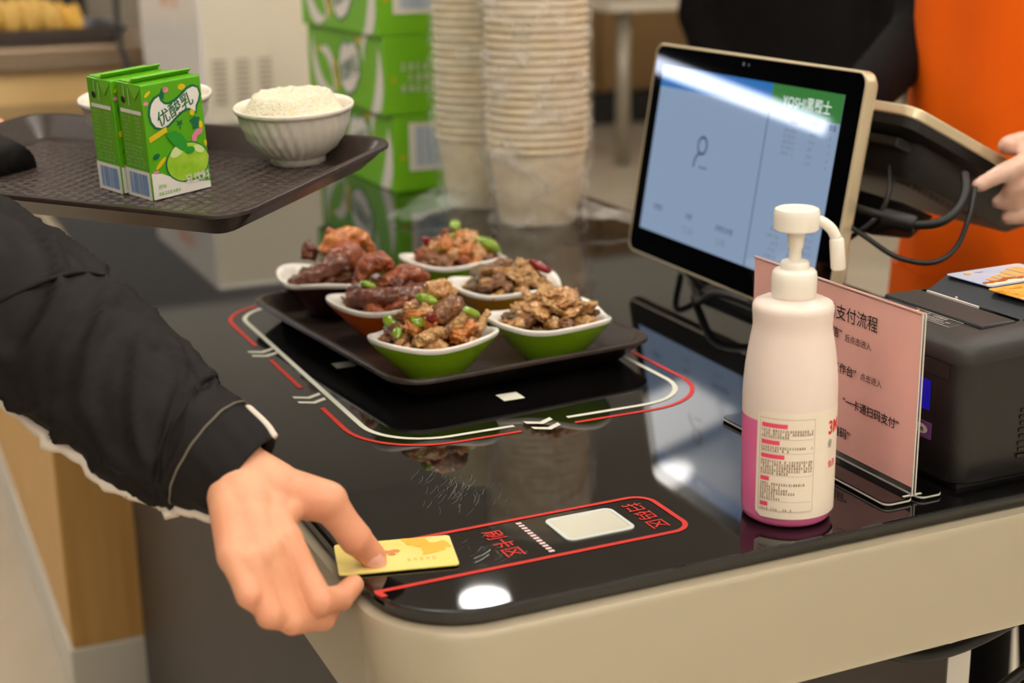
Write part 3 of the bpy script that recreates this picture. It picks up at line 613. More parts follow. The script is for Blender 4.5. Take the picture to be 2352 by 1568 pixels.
arms = [(SH, .045, ELB, .04), (ELB, .038, H['fore'], .03), (LSH, .045, LEL, .038), (LEL, .036, LH+Vector((-.075, -.02, 0)), .022)]
legs = [(T0+Vector((0, s*.09, .92)), .085, T0+Vector((.01, s*.1, .5)), .06) for s in (-1, 1)]+[(T0+Vector((.01, s*.1, .5)), .058, T0+Vector((-.02, s*.1, .08)), .04) for s in (-1, 1)]+[(T0+Vector((-.04, s*.1, .04)), .035, T0+Vector((.14, s*.11, .03)), .028) for s in (-1, 1)]
body = blob('body', fing+trunk+head+arms+legs, SKIN, cust, voxel=.006, smooth=4, fine=sk)
# thumb nail
tn = (H['tT']-H['tI']).normalized(); view = (CAM-H['tT']).normalized(); nn = (view-tn*view.dot(tn)).normalized(); sd = tn.cross(nn)
nn = (nn*.95+sd*.25).normalized(); sd = tn.cross(nn)
NAIL = mat('finger_nail', '#eeb09a', .25)
rg = []
for i in range(7):
    s = -1+2*i/6; ring = []
    for j in range(9):
        q = -1+2*j/8; wid = .0068*(1-.35*max(0, s)**3); ring.append(H['tT']+tn*(.0005+.0072*s)+sd*wid*q+nn*(.0106-.0036*q*q-.0012*s*s))
    rg.append(ring)
MB().loft(rg, False, False, False).build('thumb_nail', NAIL, cust, smooth=True, world=True)
JACK = mat('black_jacket', '#181311', .62, spec=.2, noise_s=9, col2='#120e0d', bump=.1, bump_s=700)
TRIM = mat('pale_trim', '#d9cbbb', .5)
# right sleeve, lofted ring by ring over the forearm
sl = [(562, 1098, 1.035, 112, .9), (546, 1086, 1.036, 119, .9), (520, 1066, 1.038, 128, .9), (488, 1047, 1.04, 138, .9), (470, 1036, 1.042, 146, .92), (440, 1024, 1.046, 150, .95), (398, 1003, 1.05, 160, .95), (335, 950, 1.06, 170, .95), (255, 880, 1.075, 182, .95), (185, 822, 1.085, 188, .95), (118, 766, 1.095, 190, .95), (30, 690, 1.11, 190, .95), (-80, 620, 1.13, 188, .95), (-190, 560, 1.15, 186, .95)]
NS = 96; rg = []; cen = []; key = [Vector((a, b, c*1000, )) for a, b, c, r, k in sl]; kr = [Vector((r, k*100, 0)) for a, b, c, r, k in sl]
SUB = 6; kp = spline(key, SUB); kq = spline(kr, SUB); cen = [at(v.x, v.y, v.z/1000) for v in kp]
def ridge(v): n = noise.noise(v); return math.exp(-(n/.14)**2)-.3
for i in range(len(cen)):
    t = (cen[min(i+1, len(cen)-1)]-cen[max(i-1, 0)]).normalized(); dv = (cen[i]-CAM).normalized(); e1 = t.cross(dv).normalized(); e2 = e1.cross(t).normalized()
    R = kq[i].x*kp[i].z/1000/FPX; k = kq[i].y/100; ring = []; s = i/SUB
    for j in range(NS):
        th = 2*math.pi*j/NS; c_, s_ = math.cos(th), math.sin(th); q = 1.0
        if s > 3.4:
            amp = min(1, (s-3.4)/1.6)
            q += amp*(.13*ridge(Vector((s*.6+c_*.8, s_*1.5-s*.4, 2.7)))+.045*ridge(Vector((s*1.0+c_*1.2, s_*2.2+s*.5, 9.1)))+.02*noise.noise(Vector((c_*2.5, s_*2.5, s*1.3)))-.03)
            q += .075*math.exp(-((s-4.6)/.55)**2)*(.5-.5*c_)
        elif s > .3: q += .010*math.sin(th*16+s*2)*max(0, s_*-1*.7+.3)+.008*math.sin(th*9+s)
        ring.append(cen[i]+e1*R*q*c_+e2*R*k*.9*q*s_)
    rg.append(ring)
inner = [[cen[0]+(v-cen[0])*s+(cen[1]-cen[0])*d for v in rg[0]] for s, d in ((.93, .8), (.85, 5.0))]
MB().loft(list(reversed(inner))+rg, True, False, True).build('sleeve', JACK, cust, smooth=True, world=True)
from mathutils.bvhtree import BVHTree
bv = BVHTree.FromPolygons([tuple(v) for r_ in rg for v in r_], [(i*NS+j, i*NS+(j+1) % NS, (i+1)*NS+(j+1) % NS, (i+1)*NS+j) for i in range(len(rg)-1) for j in range(NS)])
sm_pts = []
for px_, py_ in ((-60, 722), (0, 690), (60, 662), (130, 636), (190, 625), (240, 632)):
    hit = bv.ray_cast(CAM, (at(px_, py_, 1.0)-CAM).normalized())[0]
    if hit: sm_pts.append(hit)
if len(sm_pts) > 2: MB().tube(spline(sm_pts, 6), .0019, 8).build('arm_seam', JACK, cust, smooth=True, world=True)
# pale lining and piping along the under seam, stitched cuff seam
s_ = 1 if (rg[36][0]-cen[36]).dot(up2) < 0 else -1
jl = 0 if s_ == 1 else NS//2
path = [cen[i]+(rg[i][jl]-cen[i])*1.012 for i in range(len(cen))]
MB().tube(path[0:21], [.001]+[.0042]*19+[.001], 10).build('cuff_piping', TRIM, cust, smooth=True, world=True)
MB().tube(path[22:], [.0015]+[.0052]*(len(path)-23), 10).build('sleeve_piping', TRIM, cust, smooth=True, world=True)
ju = NS//2 if jl == 0 else 0
path = [cen[i]+(rg[i][ju]-cen[i])*1.01 for i in range(18)]
MB().tube(path, [.001]+[.0034]*15+[.0028, .001], 8).build('cuff_tab', TRIM, cust, smooth=True, world=True)
seam = [cen[20]+(v-cen[20])*1.010 for v in rg[20]]
MB().tube(seam+[seam[0]], .0008, 6, False).build('cuff_stitching', mat('stitch_grey', '#6d6455', .7), cust, smooth=True, world=True)
jk = [(T0+Vector((0, 0, .88)), .16, T0+Vector((0, 0, 1.28)), .165), (T0+Vector((0, -.17, 1.35)), .075, T0+Vector((0, .17, 1.35)), .075), (SH, .07, ELB, .062), (LSH, .07, LEL, .062), (LEL, .058, at(-10, 395, 1.52), .04)]
blob('jacket', jk, JACK, cust, voxel=.009, smooth=5)
lsl = at(-110, 345, 1.5); lse = at(28, 398, 1.45)
MB().tube([lsl+(lse-lsl)*s for s in (0, .3, .6, .85, 1.0, 1.0, .9)], [.034, .034, .032, .031, .029, .025, .024], 24).build('far_sleeve', JACK, cust, smooth=True, world=True)
blob('trousers', [(T0+Vector((0, s*.09, .90)), .095, T0+Vector((.01, s*.1, .5)), .075) for s in (-1, 1)]+[(T0+Vector((.01, s*.1, .5)), .073, T0+Vector((-.02, s*.1, .1)), .06) for s in (-1, 1)], mat('dark_trousers', '#20222a', .8), cust, voxel=.01, smooth=4)
blob('hair', [(T0+Vector((-.02, 0, 1.63)), .09, T0+Vector((.01, 0, 1.67)), .085), (T0+Vector((-.05, 0, 1.56)), .07, T0+Vector((-.04, 0, 1.64)), .08)], mat('dark_hair', '#161210', .6), cust, voxel=.008, smooth=3)
#PART2
# ------------------------------------------------------------------ sanitiser bottle
bt = thing('pump_bottle', 'frosted pump bottle of pink hand sanitiser with cream label', 'bottle', (.6262, .8835, CT))
MILK = mat('frosted_plastic', '#eedccf', .32, noise_s=6, col2='#ebd6ca'); PINKL = mat('pink_liquid', '#ee78a8', .22, noise_s=5, col2='#ea6ea0')
SG = 56
zl = .078
MB().lathe([(.026, .0), (.031, .0005), (.0335, .003), (.0342, .008), (.0347, .03), (.0352, .06), (.0354, zl)], SG, True, False).build('liquid_filled_body', PINKL, bt, smooth=True)
MB().lathe([(.0354, zl), (.0355, .10), (.0352, .118), (.0342, .130), (.0322, .143), (.0300, .154), (.0293, .160), (.0297, .168), (.0302, .174), (.0300, .178), (.0285, .1815), (.0245, .184), (.0170, .1855), (.0150, .187), (.0145, .190)], SG, False, True).build('empty_body', MILK, bt, smooth=True)
CAPM = mat('pump_white', '#f4ebdd', .3)
rg = []
for r, z in ((.0158, .187), (.0163, .1885), (.0166, .206), (.0160, .213), (.0145, .2155), (.0110, .2165)):
    rg.append([((r+(.00018 if j % 2 else 0))*math.cos(2*math.pi*j/120), (r+(.00018 if j % 2 else 0))*math.sin(2*math.pi*j/120), z) for j in range(120)])
MB().loft(rg).build('screw_cap', CAPM, bt, auto=50)
MB().lathe([(.0107, .2160), (.0107, .2205), (.0098, .2222), (.0052, .2228)], 36).build('collar', CAPM, bt, auto=40)
MB().lathe([(.0047, .222), (.0047, .2315), (.0058, .2335), (.0064, .2425), (.0068, .247)], 28).build('pump_stem', CAPM, bt, auto=40)
MB().lathe([(.0155, .2462), (.0163, .247), (.0168, .258), (.0166, .2610), (.0158, .2632), (.0140, .2640), (.0135, .2632), (.002, .2630)], 44).build('pump_head', CAPM, bt, auto=40)
br = Vector((1, -.42, 0)).normalized()
sp = [br*.010+Vector((0, 0, .2545)), br*.018+Vector((0, 0, .2525)), br*.0255+Vector((0, 0, .2465)), br*.0300+Vector((0, 0, .2385))]
sp2 = spline(sp, 5)
MB().tube(sp2, [.0042]*len(sp2), 16).build('spout', CAPM, bt, smooth=True)
e0 = sp[-1]; ed = Vector((br.x*.10, br.y*.10, -1)).normalized()
MB().tube([e0-ed*.001, e0, e0+ed*.001, e0+ed*.023, e0+ed*.0245], [.0042, .0050, .0053, .0056, .0048], 18).build('spout_nozzle', CAPM, bt, auto=45)
# label wraps round the lower body
LBL = mat('label_cream', '#f1e2cd', .42); LINE = mat('label_brown_print', '#8a6c52', .5); LPINK = mat('label_pink_print', '#f0506e', .45); LRED = mat('label_red', '#e2302c', .45)
va = math.atan2(-.8835, -.6262)
RL = .0357
def wl(s, z, k=0): # s: arc length from the middle of the camera side, z: height
    a = va+s/RL; rr = RL+k; return (rr*math.cos(a), rr*math.sin(a), z)
nS = 48; s0, s1, z0l, z1l = -.0248, .066, .0085, .081
rows = []
for i in range(25):
    f = i/24; z = z0l+(z1l-z0l)*f; e = min(f, 1-f)*(z1l-z0l); ins = .005-math.sqrt(max(0, .005**2-(.005-min(e, .005))**2))
    rows.append([wl(s0+ins+(s1-s0-2*ins)*j/nS, z) for j in range(nS+1)])
MB().loft(rows, False, False, False).build('label', LBL, bt, smooth=True)
def lab(pr, name, m, k=.0002):
    # cut long marks so they bend with the bottle
    q = Print()
    for f in pr.f:
        P = [pr.v[i] for i in f]
        if len(P) == 4 and abs(P[1][0]-P[0][0]) > .004:
            n = max(1, int(abs(P[1][0]-P[0][0])/.002)); 
            for t in range(n): 
                a = [P[0][0]+(P[1][0]-P[0][0])*t/n, P[0][0]+(P[1][0]-P[0][0])*(t+1)/n]; q.rect(a[0], P[0][1], a[1], P[2][1])
        else: q.poly(P)
    q.lay(name, m, bt, None, None, None, fn=lambda u, v: wl(u, v, k))
p = Print(); zz = .0735; secs = ((3, .036), (2, .026), (5, .033), (6, .013), (1, .012)); tags = Print(); rules = Print()
sx = -.0205; ex = .0185; sd = 1
for n, tw in secs:
    tags.rect(sx, zz-.0030, sx+tw*.55, zz); zz -= .0039
    for k in range(n):
        L = (ex-sx)*(1 if k < n-1 or n == 1 else .55) if n != 6 else (ex-sx)*(.85 if k == 0 else .3+.12*((k*5) % 4))
        glyphs(p, sx, zz-.0017, sx+L*(.7 if n == 1 else 1), .0018, sd); sd += 1; zz -= .00205
    zz -= .0003; rules.rect(sx-.001, zz-.00012, ex+.0005, zz); zz -= .0011
rules.rect(sx-.0016, .0140, sx-.0014, .0765); rules.rect(ex+.0014, .0140, ex+.0016, .0765); rules.rect(sx-.0015, .0765, ex+.0015, .0767); rules.rect(sx-.0015, .0138, ex+.0015, .0140)
lab(p, 'small_print', LINE); [lab(Print().poly([tags.v[i] for i in f]), 'pink_heading', LPINK) for f in tags.f]; lab(rules, 'ruled_frame', LINE, .00015)
Print().text('3M', .0335, .064, .0125, .03).lay('lettering', LRED, bt, None, None, None, fn=lambda u, v: wl(u, v, .0002))
Print().text('免洗', .0345, .041, .0055, .02).lay('lettering', LPINK, bt, None, None, None, fn=lambda u, v: wl(u, v, .0002))
Print().ell(.0362, .0575, .0024, .0030).lay('grey_emblem', mat('emblem_grey', '#a89c8c', .5), bt, None, None, None, fn=lambda u, v: wl(u, v, .0002))
# true heights of the moulded parts
HM = ((0, 0), (.03, .031), (.081, .086), (.118, .106), (.154, .146), (.174, .1625), (.187, .172), (.2165, .193), (.2228, .199), (.247, .2225), (.30, .2715))
for o in [x for x in bpy.data.objects if x.parent == bt]:
    lbl = o.name.split('.')[0] in ('label', 'small_print', 'pink_heading', 'ruled_frame', 'lettering', 'grey_emblem')
    for v in o.data.vertices:
        z = v.co.z
        if lbl: v.co.z = .0085+(z-.0085)*1.15; continue
        for (p0, q0), (p1, q1) in zip(HM, HM[1:]):
            if p0 <= z <= p1: v.co.z = q0+(q1-q0)*(z-p0)/(p1-p0); break
# ------------------------------------------------------------------ pink acrylic sign
sg = thing('sign_holder', 'clear acrylic table sign with pink printed payment steps', 'sign', (.729, .975, CT))
ACR = film('clear_acrylic', '#e8e4dc', .03, .05); PINK = mat('pink_paper', '#fbbcae', .45, noise_s=7, col2='#f9b6a8'); INK = mat('ink_black', '#1c1517', .5)
AB = mat('base_black', '#070606', .06); AW = mat('acrylic_edge', '#d8d0c2', .2)
yl, yr = 1.0885-.975, .8590-.975
MB().box((-.0014, yr+.0012, .0105), (.0002, yl-.0012, .1495)).build('pink_sheet', PINK, sg)
MB().box((-.0022, yr, .004), (-.0015, yl, .1508)).build('front_pane', ACR, sg)
MB().box((.0003, yr, .004), (.0010, yl, .1508)).build('back_pane', ACR, sg)
ed = MB().box((-.0026, yr-.0008, .004), (-.0014, yr, .1512)); ed.build('pane_edge', AW, sg)
MB().box((.0003, yr-.0008, .004), (.0013, yr, .1512)).build('pane_edge', AW, sg)
MB().box((-.0026, yr, .1508), (.0013, yl, .1516)).build('top_edge', mat('acrylic_top_edge', '#c99a90', .15), sg)
MB().box((.0013, yr, .0035), (.008, yr+.002, .0048)).build('pane_foot', AW, sg); MB().box((-.0095, yr, .0035), (-.0026, yr+.002, .0048)).build('pane_foot', AW, sg)
for sgn, w in ((-1, .030), (1, .026)):
    a, b = (-w, -.003) if sgn < 0 else (.003, w)
    m_, h_ = (a+b)/2, (b-a)/2; yc, hy = (yl+yr)/2, (yl-yr)/2+.004
    MB().loft([rrect(h_, hy, .006, .0002, 4, (m_, yc)), rrect(h_, hy, .006, .0018, 4, (m_, yc))]).build('base_foot', AB, sg)
    MB().loft([rrect(h_+.0003, hy+.0003, .006, .0018, 4, (m_, yc)), rrect(h_+.0003, hy+.0003, .006, .0032, 4, (m_, yc))]).build('base_strip', AW, sg)
    MB().loft([rrect(h_, hy, .006, .0032, 4, (m_, yc)), rrect(h_, hy, .006, .0042, 4, (m_, yc))]).build('base_plate', AB, sg)
FS = ((-.0023, .975-.975, 0), (0, -1, 0), (0, 0, 1))
def U(y): return .975-y
p = Print().textr('扫码支付流程', U(.9110), .1245, .0137); p.lay('title_lettering', INK, sg, *FS, .0002)
for tx, yr_, zb, sz, bd in (('打开', .985, .1075, .0070, 0), ('“微信”', .9560, .1085, .0096, .010), ('后点击进入', .9175, .1075, .0070, 0), ('点击', .985, .0790, .0070, 0), ('“工作台”', .9350, .0795, .0094, .010), ('点击进入', .9020, .0805, .0070, 0),
                            ('选择', .9600, .0545, .0070, 0), ('“一卡通扫码支付”', .8790, .0530, .0092, .010), ('“二维码”', .9395, .0245, .0096, .010)):
    Print().textr(tx, U(yr_), zb, sz, bd).lay('lettering', INK, sg, *FS, .0002)
p = Print(); GA = U(.981)
p.poly([(GA-.002, .104), (GA+.0075, .104), (GA+.0075, .097), (GA+.010, .097), (GA+.003, .0925), (GA-.004, .097), (GA-.002, .097)]); p.lay('grey_arrow', mat('arrow_grey', '#6c4a48', .5), sg, *FS, .0002)
# ------------------------------------------------------------------ receipt printer
pr_ = thing('receipt_printer', 'black receipt printer with paper slot beside the pink sign', 'printer', (.86, .94, CT))
PBLK = mat('printer_black', '#1d1a18', .42, bump=.03, bump_s=900); PTOP = mat('printer_lid', '#262421', .5, bump=.04, bump_s=900); PNAVY = mat('printer_cover', '#22262f', .45)
px0, px1, py0, py1 = .765, .975, .853, 1.012
def pring(ins, zf, zb, r=.016):
    pts = rrect((px1-px0)/2-ins, (py1-py0)/2-ins, r, 0, 6, ((px0+px1)/2, (py0+py1)/2))
    return [(x, y, CT+zf+(zb-zf)*max(0, min(1, (x-px0)/.09))) for x, y, z in pts]
MB().loft([pring(.006, .004, .004), pring(.004, .006, .006), pring(0, .03, .03), pring(0, .1045, .113)]).build('body', PBLK, pr_, world=True, auto=40)
MB().loft([pring(-.0018, .105, .1135), pring(-.002, .1065, .115), pring(-.001, .116, .1245), pring(.003, .1195, .128), pring(.02, .1205, .129)]).build('lid', PTOP, pr_, world=True, auto=50)
MB().box((px0+.01, py0+.01, CT), (px1-.01, py1-.01, CT+.0045)).build('feet', PBLK, pr_, world=True)
# sunken paper bay with serrated bar and raised cover
def bq(x0, x1, y0, y1, z0, z1): return MB().box((x0, y0, CT+z0), (x1, y1, CT+z1))
bay = MB(); yb0, yb1 = .888, 1.006; 
bay.add([(.815, yb0, CT+.1305), (.815, yb1, CT+.1305), (.846, yb1, CT+.1225), (.846, yb0, CT+.1225), (.890, yb1, CT+.1385), (.890, yb0, CT+.1385)], [(0, 1, 2, 3), (3, 2, 4, 5)])
bq(.806, .843, .882, 1.004, .1195, .1265).build('slot_bar', PTOP, pr_, bevel=.002, world=True)
bq(.8432, .8476, .885, 1.0, .119, .1262).build('paper_slot', BLACKG, pr_, world=True)
MB().add([(.8475, .884, CT+.124), (.8475, 1.0, CT+.124), (.872, 1.0, CT+.1375), (.872, .884, CT+.1375), (.872, .884, CT+.122), (.872, 1.0, CT+.122)], [(0, 1, 2, 3), (0, 3, 4), (1, 5, 2), (0, 4, 5, 1), (3, 2, 5, 4)]).build('sloping_cover', PNAVY, pr_, world=True)
bq(.872, .972, .876, 1.006, .121, .1376).build('rear_cover', PTOP, pr_, bevel=.003, world=True)
bq(.8405, .8428, .9265, .9905, .1262, .1282).build('tear_bar', mat('bar_white', '#d8d0c8', .3), pr_, world=True)
bq(.8428, .8440, .9545, .9565, .1262, .1300).build('tear_bar_pin', mat('bar_white', '#d8d0c8', .3), pr_, world=True)
Print().line([(.7935, .9455), (.7935, 1.0), (.803, 1.0), (.803, .9455)], .0006, True).lay('warning_frame', mat('print_grey', '#b9b4aa', .5), pr_, (0, 0, CT+.1225), (1, 0, .0945), (0, 1, 0), .0008, world=True) if False else None
def top(x, y): return (x, y, CT+.1205+(x-px0)/.09*.0085+.0005)
GREYP = mat('print_grey', '#b9b4aa', .5)
p = Print().line([(.789, .900), (.789, .958), (.8035, .958), (.8035, .900)], .0006, True); p.lay('warning_frame', GREYP, pr_, None, None, None, fn=top, world=True)
Print().poly([(.7955, .956), (.7955, .948), (.8025, .952)]).lay('warning_triangle', mat('warning_yellow', '#e8c81a', .4), pr_, None, None, None, fn=top, world=True)
p = Print(); p.text('注意：切勿触摸', 0, 0, .0042); q = Print(); q.v = [(.7985+y, .945-x) for x, y in p.v]; q.f = p.f; q.lay('lettering', GREYP, pr_, None, None, None, fn=top, world=True)
p = Print(); glyphs(p, 0, 0, .04, .0025, 3); glyphs(p, 0, -.0034, .036, .0025, 4); q = Print(); q.v = [(.7945+y, .947-x) for x, y in p.v]; q.f = p.f; q.lay('small_print', GREYP, pr_, None, None, None, fn=top, world=True)
# customer-side recess with blue light and sticker
bq(.7644, .7653, .889, .935, .060, .085).build('indicator_window', mat('indicator_blue', '#0a0a30', .3, emit='#1a1aff', es=.22), pr_, world=True)
bq(.7643, .7653, .868, .940, .090, .104).build('hatch', PBLK, pr_, bevel=.001, world=True)
bq(.7644, .7653, .885, .930, .036, .0500).build('sticker', mat('sticker_purple', '#7d4a92', .4), pr_, world=True)
Print().ell(-.8975, .0432, .0085, .0042).lay('sticker_oval', WHITEP, pr_, (.7644, 0, CT), (0, -1, 0), (0, 0, 1), .0002, world=True)
Print().text('m', -.8985, .0412, .006, .03).lay('lettering', INK, pr_, (.7644, 0, CT), (0, -1, 0), (0, 0, 1), .0004, world=True)
for k in range(8): bq(.825+(.001 if k % 2 else 0), .87, .8520, .8535, .022+k*.0055, .0245+k*.0055).build('vent_slot', BLACKG, pr_, world=True)
# two picture cards lying on the printer
SKYB = mat('card_sky', '#8fb4e0', .3, noise_s=14, col2='#d8c8c0'); SUN = mat('card_sunset', '#e8923a', .35, noise_s=60, col2='#f4b64a'); CREAM = mat('card_cream', '#ecdcc0', .35); BRK = mat('card_brick', '#a8531c', .4)
def pcard(label, ox, oy, ang, kind):
    t = thing('gift_card', label, 'card', (ox, oy, CT+.1378), ang, 'picture cards on the receipt printer')
    MB().loft([rrect(.0428, .027, .003, 0, 4, (.0428, .027)), rrect(.0428, .027, .003, .0008, 4, (.0428, .027))]).build('card_body', SKYB if kind == 0 else SUN, t)
    F = ((0, 0, .0008), (1, 0, 0), (0, 1, 0))
    if kind == 0:
        Print().poly([(.001, .002), (.08, .002), (.083, .012), (.05, .016), (.02, .012), (.001, .008)]).lay('shore_print', CREAM, t, *F, .0002)
        Print().ell(.0165, .0445, .004, .003).lay('sun_print', SUN, t, *F, .0003)
        p = Print()
        for k, (x, w, h) in enumerate(((.016, .008, .012), (.026, .007, .016), (.035, .009, .018), (.046, .012, .026), (.060, .016, .032))): p.poly([(x, .012), (x+w, .012), (x+w*.9, .012+h), (x-w*.1, .010+h)])
        p.lay('building_print', mat('card_building', '#d9a45c', .4), t, *F, .0003)
        p = Print(); rs = random.Random(4)
        for k in range(18): p.ell(.006+k*.0042, .010+rs.uniform(0, .005), .004, .003, 7)
        p.lay('tree_print', BRK, t, *F, .0004); p = Print(); glyphs(p, .022, .043, .036, .003, 2); p.lay('small_print', mat('card_blue_print', '#5a78b4', .4), t, *F, .0003)
    else:
        Print().poly([(.001, .002), (.084, .002), (.084, .020), (.05, .012), (.001, .022)]).lay('shore_print', CREAM, t, *F, .0002)
        p = Print(); rs = random.Random(5)
        for k in range(30): p.ell(.004+rs.random()*.078, .012+rs.random()*.036, .004, .003, 7)
        p.lay('foliage_print', mat('card_leaf', '#e07c10', .4, noise_s=90, col2='#f0b024'), t, *F, .0003)
pcard('picture card with towers at sunset, lying at the back of the printer', .868, .9425, .045, 0)
pcard('picture card with orange foliage, overlapping on the near side of the printer', .862, .884, .03, 1)
# ------------------------------------------------------------------ dual-screen till
ALU = mat('champagne_alu', '#dcc8a4', .28, .45)
pos = thing('till_terminal', 'black dual-screen till terminal with silver framed screens', 'till', (1.0, 1.43, CT))
MO = Vector((.91, 1.6554, .8816)); Mu = Vector((-.0306, -.9995, 0)); Mw = Vector((.1561, -.0048, .9877)); Mn = Mu.cross(Mw)
Mm = Matrix((Mu, Mw, Mn)).transposed().to_4x4(); Mm.translation = MO
cs = bpy.data.objects.new('customer_screen', None); COL.objects.link(cs); cs.parent = pos; cs.matrix_parent_inverse = world_of(pos).inverted(); cs.matrix_basis = Mm; cs['label'] = 'large screen facing the customer'
W_, H_ = .445, .265
def rr2(ins, z, r): return rrect(W_/2-ins, H_/2-ins, r, z, 6, (W_/2, H_/2))
MB().loft([rr2(.006, -.018, .010), rr2(.001, -.013, .014), rr2(0, -.010, .015), rr2(0, -.0005, .015), rr2(.001, .0003, .014), rr2(.0028, .0004, .0125), rr2(.003, -.0006, .012)], True, True, False).build('silver_frame', ALU, cs, auto=40)
SCRG = mat('screen_glass_black', '#020203', .03, spec=.15)
MB().loft([rr2(.0029, -.003, .0122), rr2(.0029, -.0003, .0122)]).build('black_bezel', SCRG, cs)
def scr(name, col, es=.75): return mat(name, '#050505', .035, spec=.4, emit=col, es=es)
SO = ((0, 0, -.0003), (1, 0, 0), (0, 1, 0))
Print().rect(.0247, .0335, .4120, .2385).lay('lit_screen', scr('screen_pale', '#8fa3be', .85), cs, *SO, .0002)
Print().rect(.0247, .2130, .2780, .2385).lay('blue_bar', scr('screen_blue', '#2f74bc', .85), cs, *SO, .0004)
Print().rect(.2780, .2085, .4120, .2385).lay('green_bar', scr('screen_green', '#3c7f3c', .85), cs, *SO, .0004)
Print().rect(.2770, .0335, .2790, .2080).lay('divider', scr('screen_line', '#5b6886', .8), cs, *SO, .0005)
SW = scr('screen_white', '#dfe9e4', .95); SD = scr('screen_dark', '#46506a', .8); SG_ = scr('screen_grey', '#7d8a9c', .8)
Print().text('YOSHI黑殿士', .347, .2222, .0155, .01, 'CENTER').lay('lettering', SW, cs, *SO, .0006)
Print().text('请刷卡', .150, .2235, .0125, .0, 'CENTER').lay('lettering', SW, cs, *SO, .0006)
p = Print(); p.line([(.1485+.010*math.cos(a), .153+.010*math.sin(a)) for a in [2*math.pi*k/24 for k in range(24)]], .0032, True)
p.line([(.1435, .1435), (.138, .139), (.135, .133), (.134, .126)], .0032); 
for k in range(3): p.ell(.1500+k*.0065, .1275, .0018, .0018, 10)
p.lay('user_icon', SD, cs, *SO, .0006)
for tx, x_, y2, sz in (('消费额', .052, .0625, .0080), ('余额', .134, .0635, .0080), ('消费后余额', .205, .0620, .0080), ('单价', .360, .2005, .0070), ('数量', .394, .2005, .0070), ('菜品', .322, .2005, .0070)): Print().text(tx, x_, y2, sz).lay('lettering', SD, cs, *SO, .0006)
p = Print(); p.text('72.00', .130, .0460, .0120); p.text('0.00', .212, .0455, .0120); p.text('1', .058, .0470, .0100); p.lay('lettering', SG_, cs, *SO, .0006)
p = Print()
for k in range(5): glyphs(p, .313, .190-k*.0062, .337, .0042, k+3); glyphs(p, .362, .190-k*.0075, .372, .0042, k+13); p.rect(.399, .190-k*.0078, .4005, .194-k*.0078)
for k in range(6): glyphs(p, .325-(k % 3)*.006, .090-k*.0075, .336, .0042, k+23); glyphs(p, .356, .090-k*.0075, .366, .0042, k+33); glyphs(p, .384, .090-k*.0075, .398, .0042, k+43)
p.lay('small_print', SG_, cs, *SO, .0006)
Print().ell(.2099, .254, .0022, .0022).ell(.221, .254, .0014, .0014).lay('camera_dots', mat('lens_dark', '#15161a', .2), cs, *SO, .0002)
# operator display, lying back towards the cashier; its underside faces us
OA = Vector((.988, 1.200, CT+.252)); Ox = Vector((.893, 0, -.450)); Oy = Vector((0, 1, 0)); On = Ox.cross(Oy)
Om = Matrix((Ox, Oy, On)).transposed().to_4x4(); Om.translation = OA
os_ = bpy.data.objects.new('operator_screen', None); COL.objects.link(os_); os_.parent = pos; os_.matrix_parent_inverse = world_of(pos).inverted(); os_.matrix_basis = Om; os_['label'] = 'screen tilted towards the cashier, seen from below'
LO, WO = .265, .43
def ro(ins, z, r): return rrect(LO/2-ins, WO/2-ins, r, z, 6, (LO/2, WO/2))
MB().loft([ro(.0015, -.006, .018), ro(0, -.0045, .02), ro(0, .004, .02), ro(.0015, .0055, .018), ro(.003, .0055, .017)]).build('silver_rim', ALU, os_, auto=40)
MB().loft([ro(.012, -.022, .012), ro(.004, -.016, .016), ro(.002, -.006, .018)]).build('back_shell', BLACK, os_, auto=40)
PG = mat('vent_panel_grey', '#2c2825', .5)
MB().loft([rrect(.085, .15, .01, -.055, 4, (.14, .19)), rrect(.098, .165, .012, -.038, 4, (.14, .19)), rrect(.1, .168, .012, -.0215, 4, (.14, .19))]).build('electronics_box', PG, os_, auto=40)
for r_i in range(4):
    for k in range(11): MB().box((.085+k*.009, .05+r_i*.010, -.0556), (.091+k*.009, .055+r_i*.010, -.0548)).build('vent_slot', BLACK, os_)
MB().lathe([(.0052, -.002), (.0052, .0008), (.004, .0012)], 16, c=(0, 0, 0)).build('power_button', mat('led_green', '#0a1404', .3, emit='#8fd21a', es=.7), os_, smooth=True).matrix_basis = Matrix.Translation((.185, .0035, -.0125)) @ Matrix.Rotation(math.radians(90), 4, 'X')
MB().box((.202, .0028, -.0175), (.212, .0045, -.0115)).build('usb_port', mat('port_grey', '#6b7480', .4), os_)
MB().box((.02, .03, -.034), (.05, .2, -.0222)).build('cable_cover', PG, os_, bevel=.002)
# stand
sb = MB().box((-.02, -.05, .09), (.02, .05, .24)); o = sb.build('stand_column', BLACK, pos, bevel=.006)
MB().loft([rrect(.075, .09, .03, .0, 6, (.0, 0)), rrect(.075, .09, .03, .008, 6, (0, 0)), rrect(.06, .075, .03, .013, 6, (0, 0))]).build('stand_foot', BLACK, pos, auto=40)
MB().tube(spline([(-.0, 0, .01), (.015, 0, .05), (.005, 0, .1), (.0, 0, .15)], 5), .024, 16).build('stand_neck', BLACK, pos, smooth=True)
MB().box((-.03, -.06, .08), (.0, .06, .2)).build('screen_bracket', BLACK, pos, bevel=.005)
MB().box((.0, -.05, .16), (.12, .05, .185)).build('arm_bracket', BLACK, pos, bevel=.005)
MB().loft([[(.03, -.17, .145), (.075, -.17, .125), (.085, -.12, .09), (.03, -.12, .10)], [(.03, -.02, .15), (.075, -.02, .13), (.085, -.02, .10), (.03, -.02, .10)]]).build('hinge_block', BLACK, pos, bevel=.003)
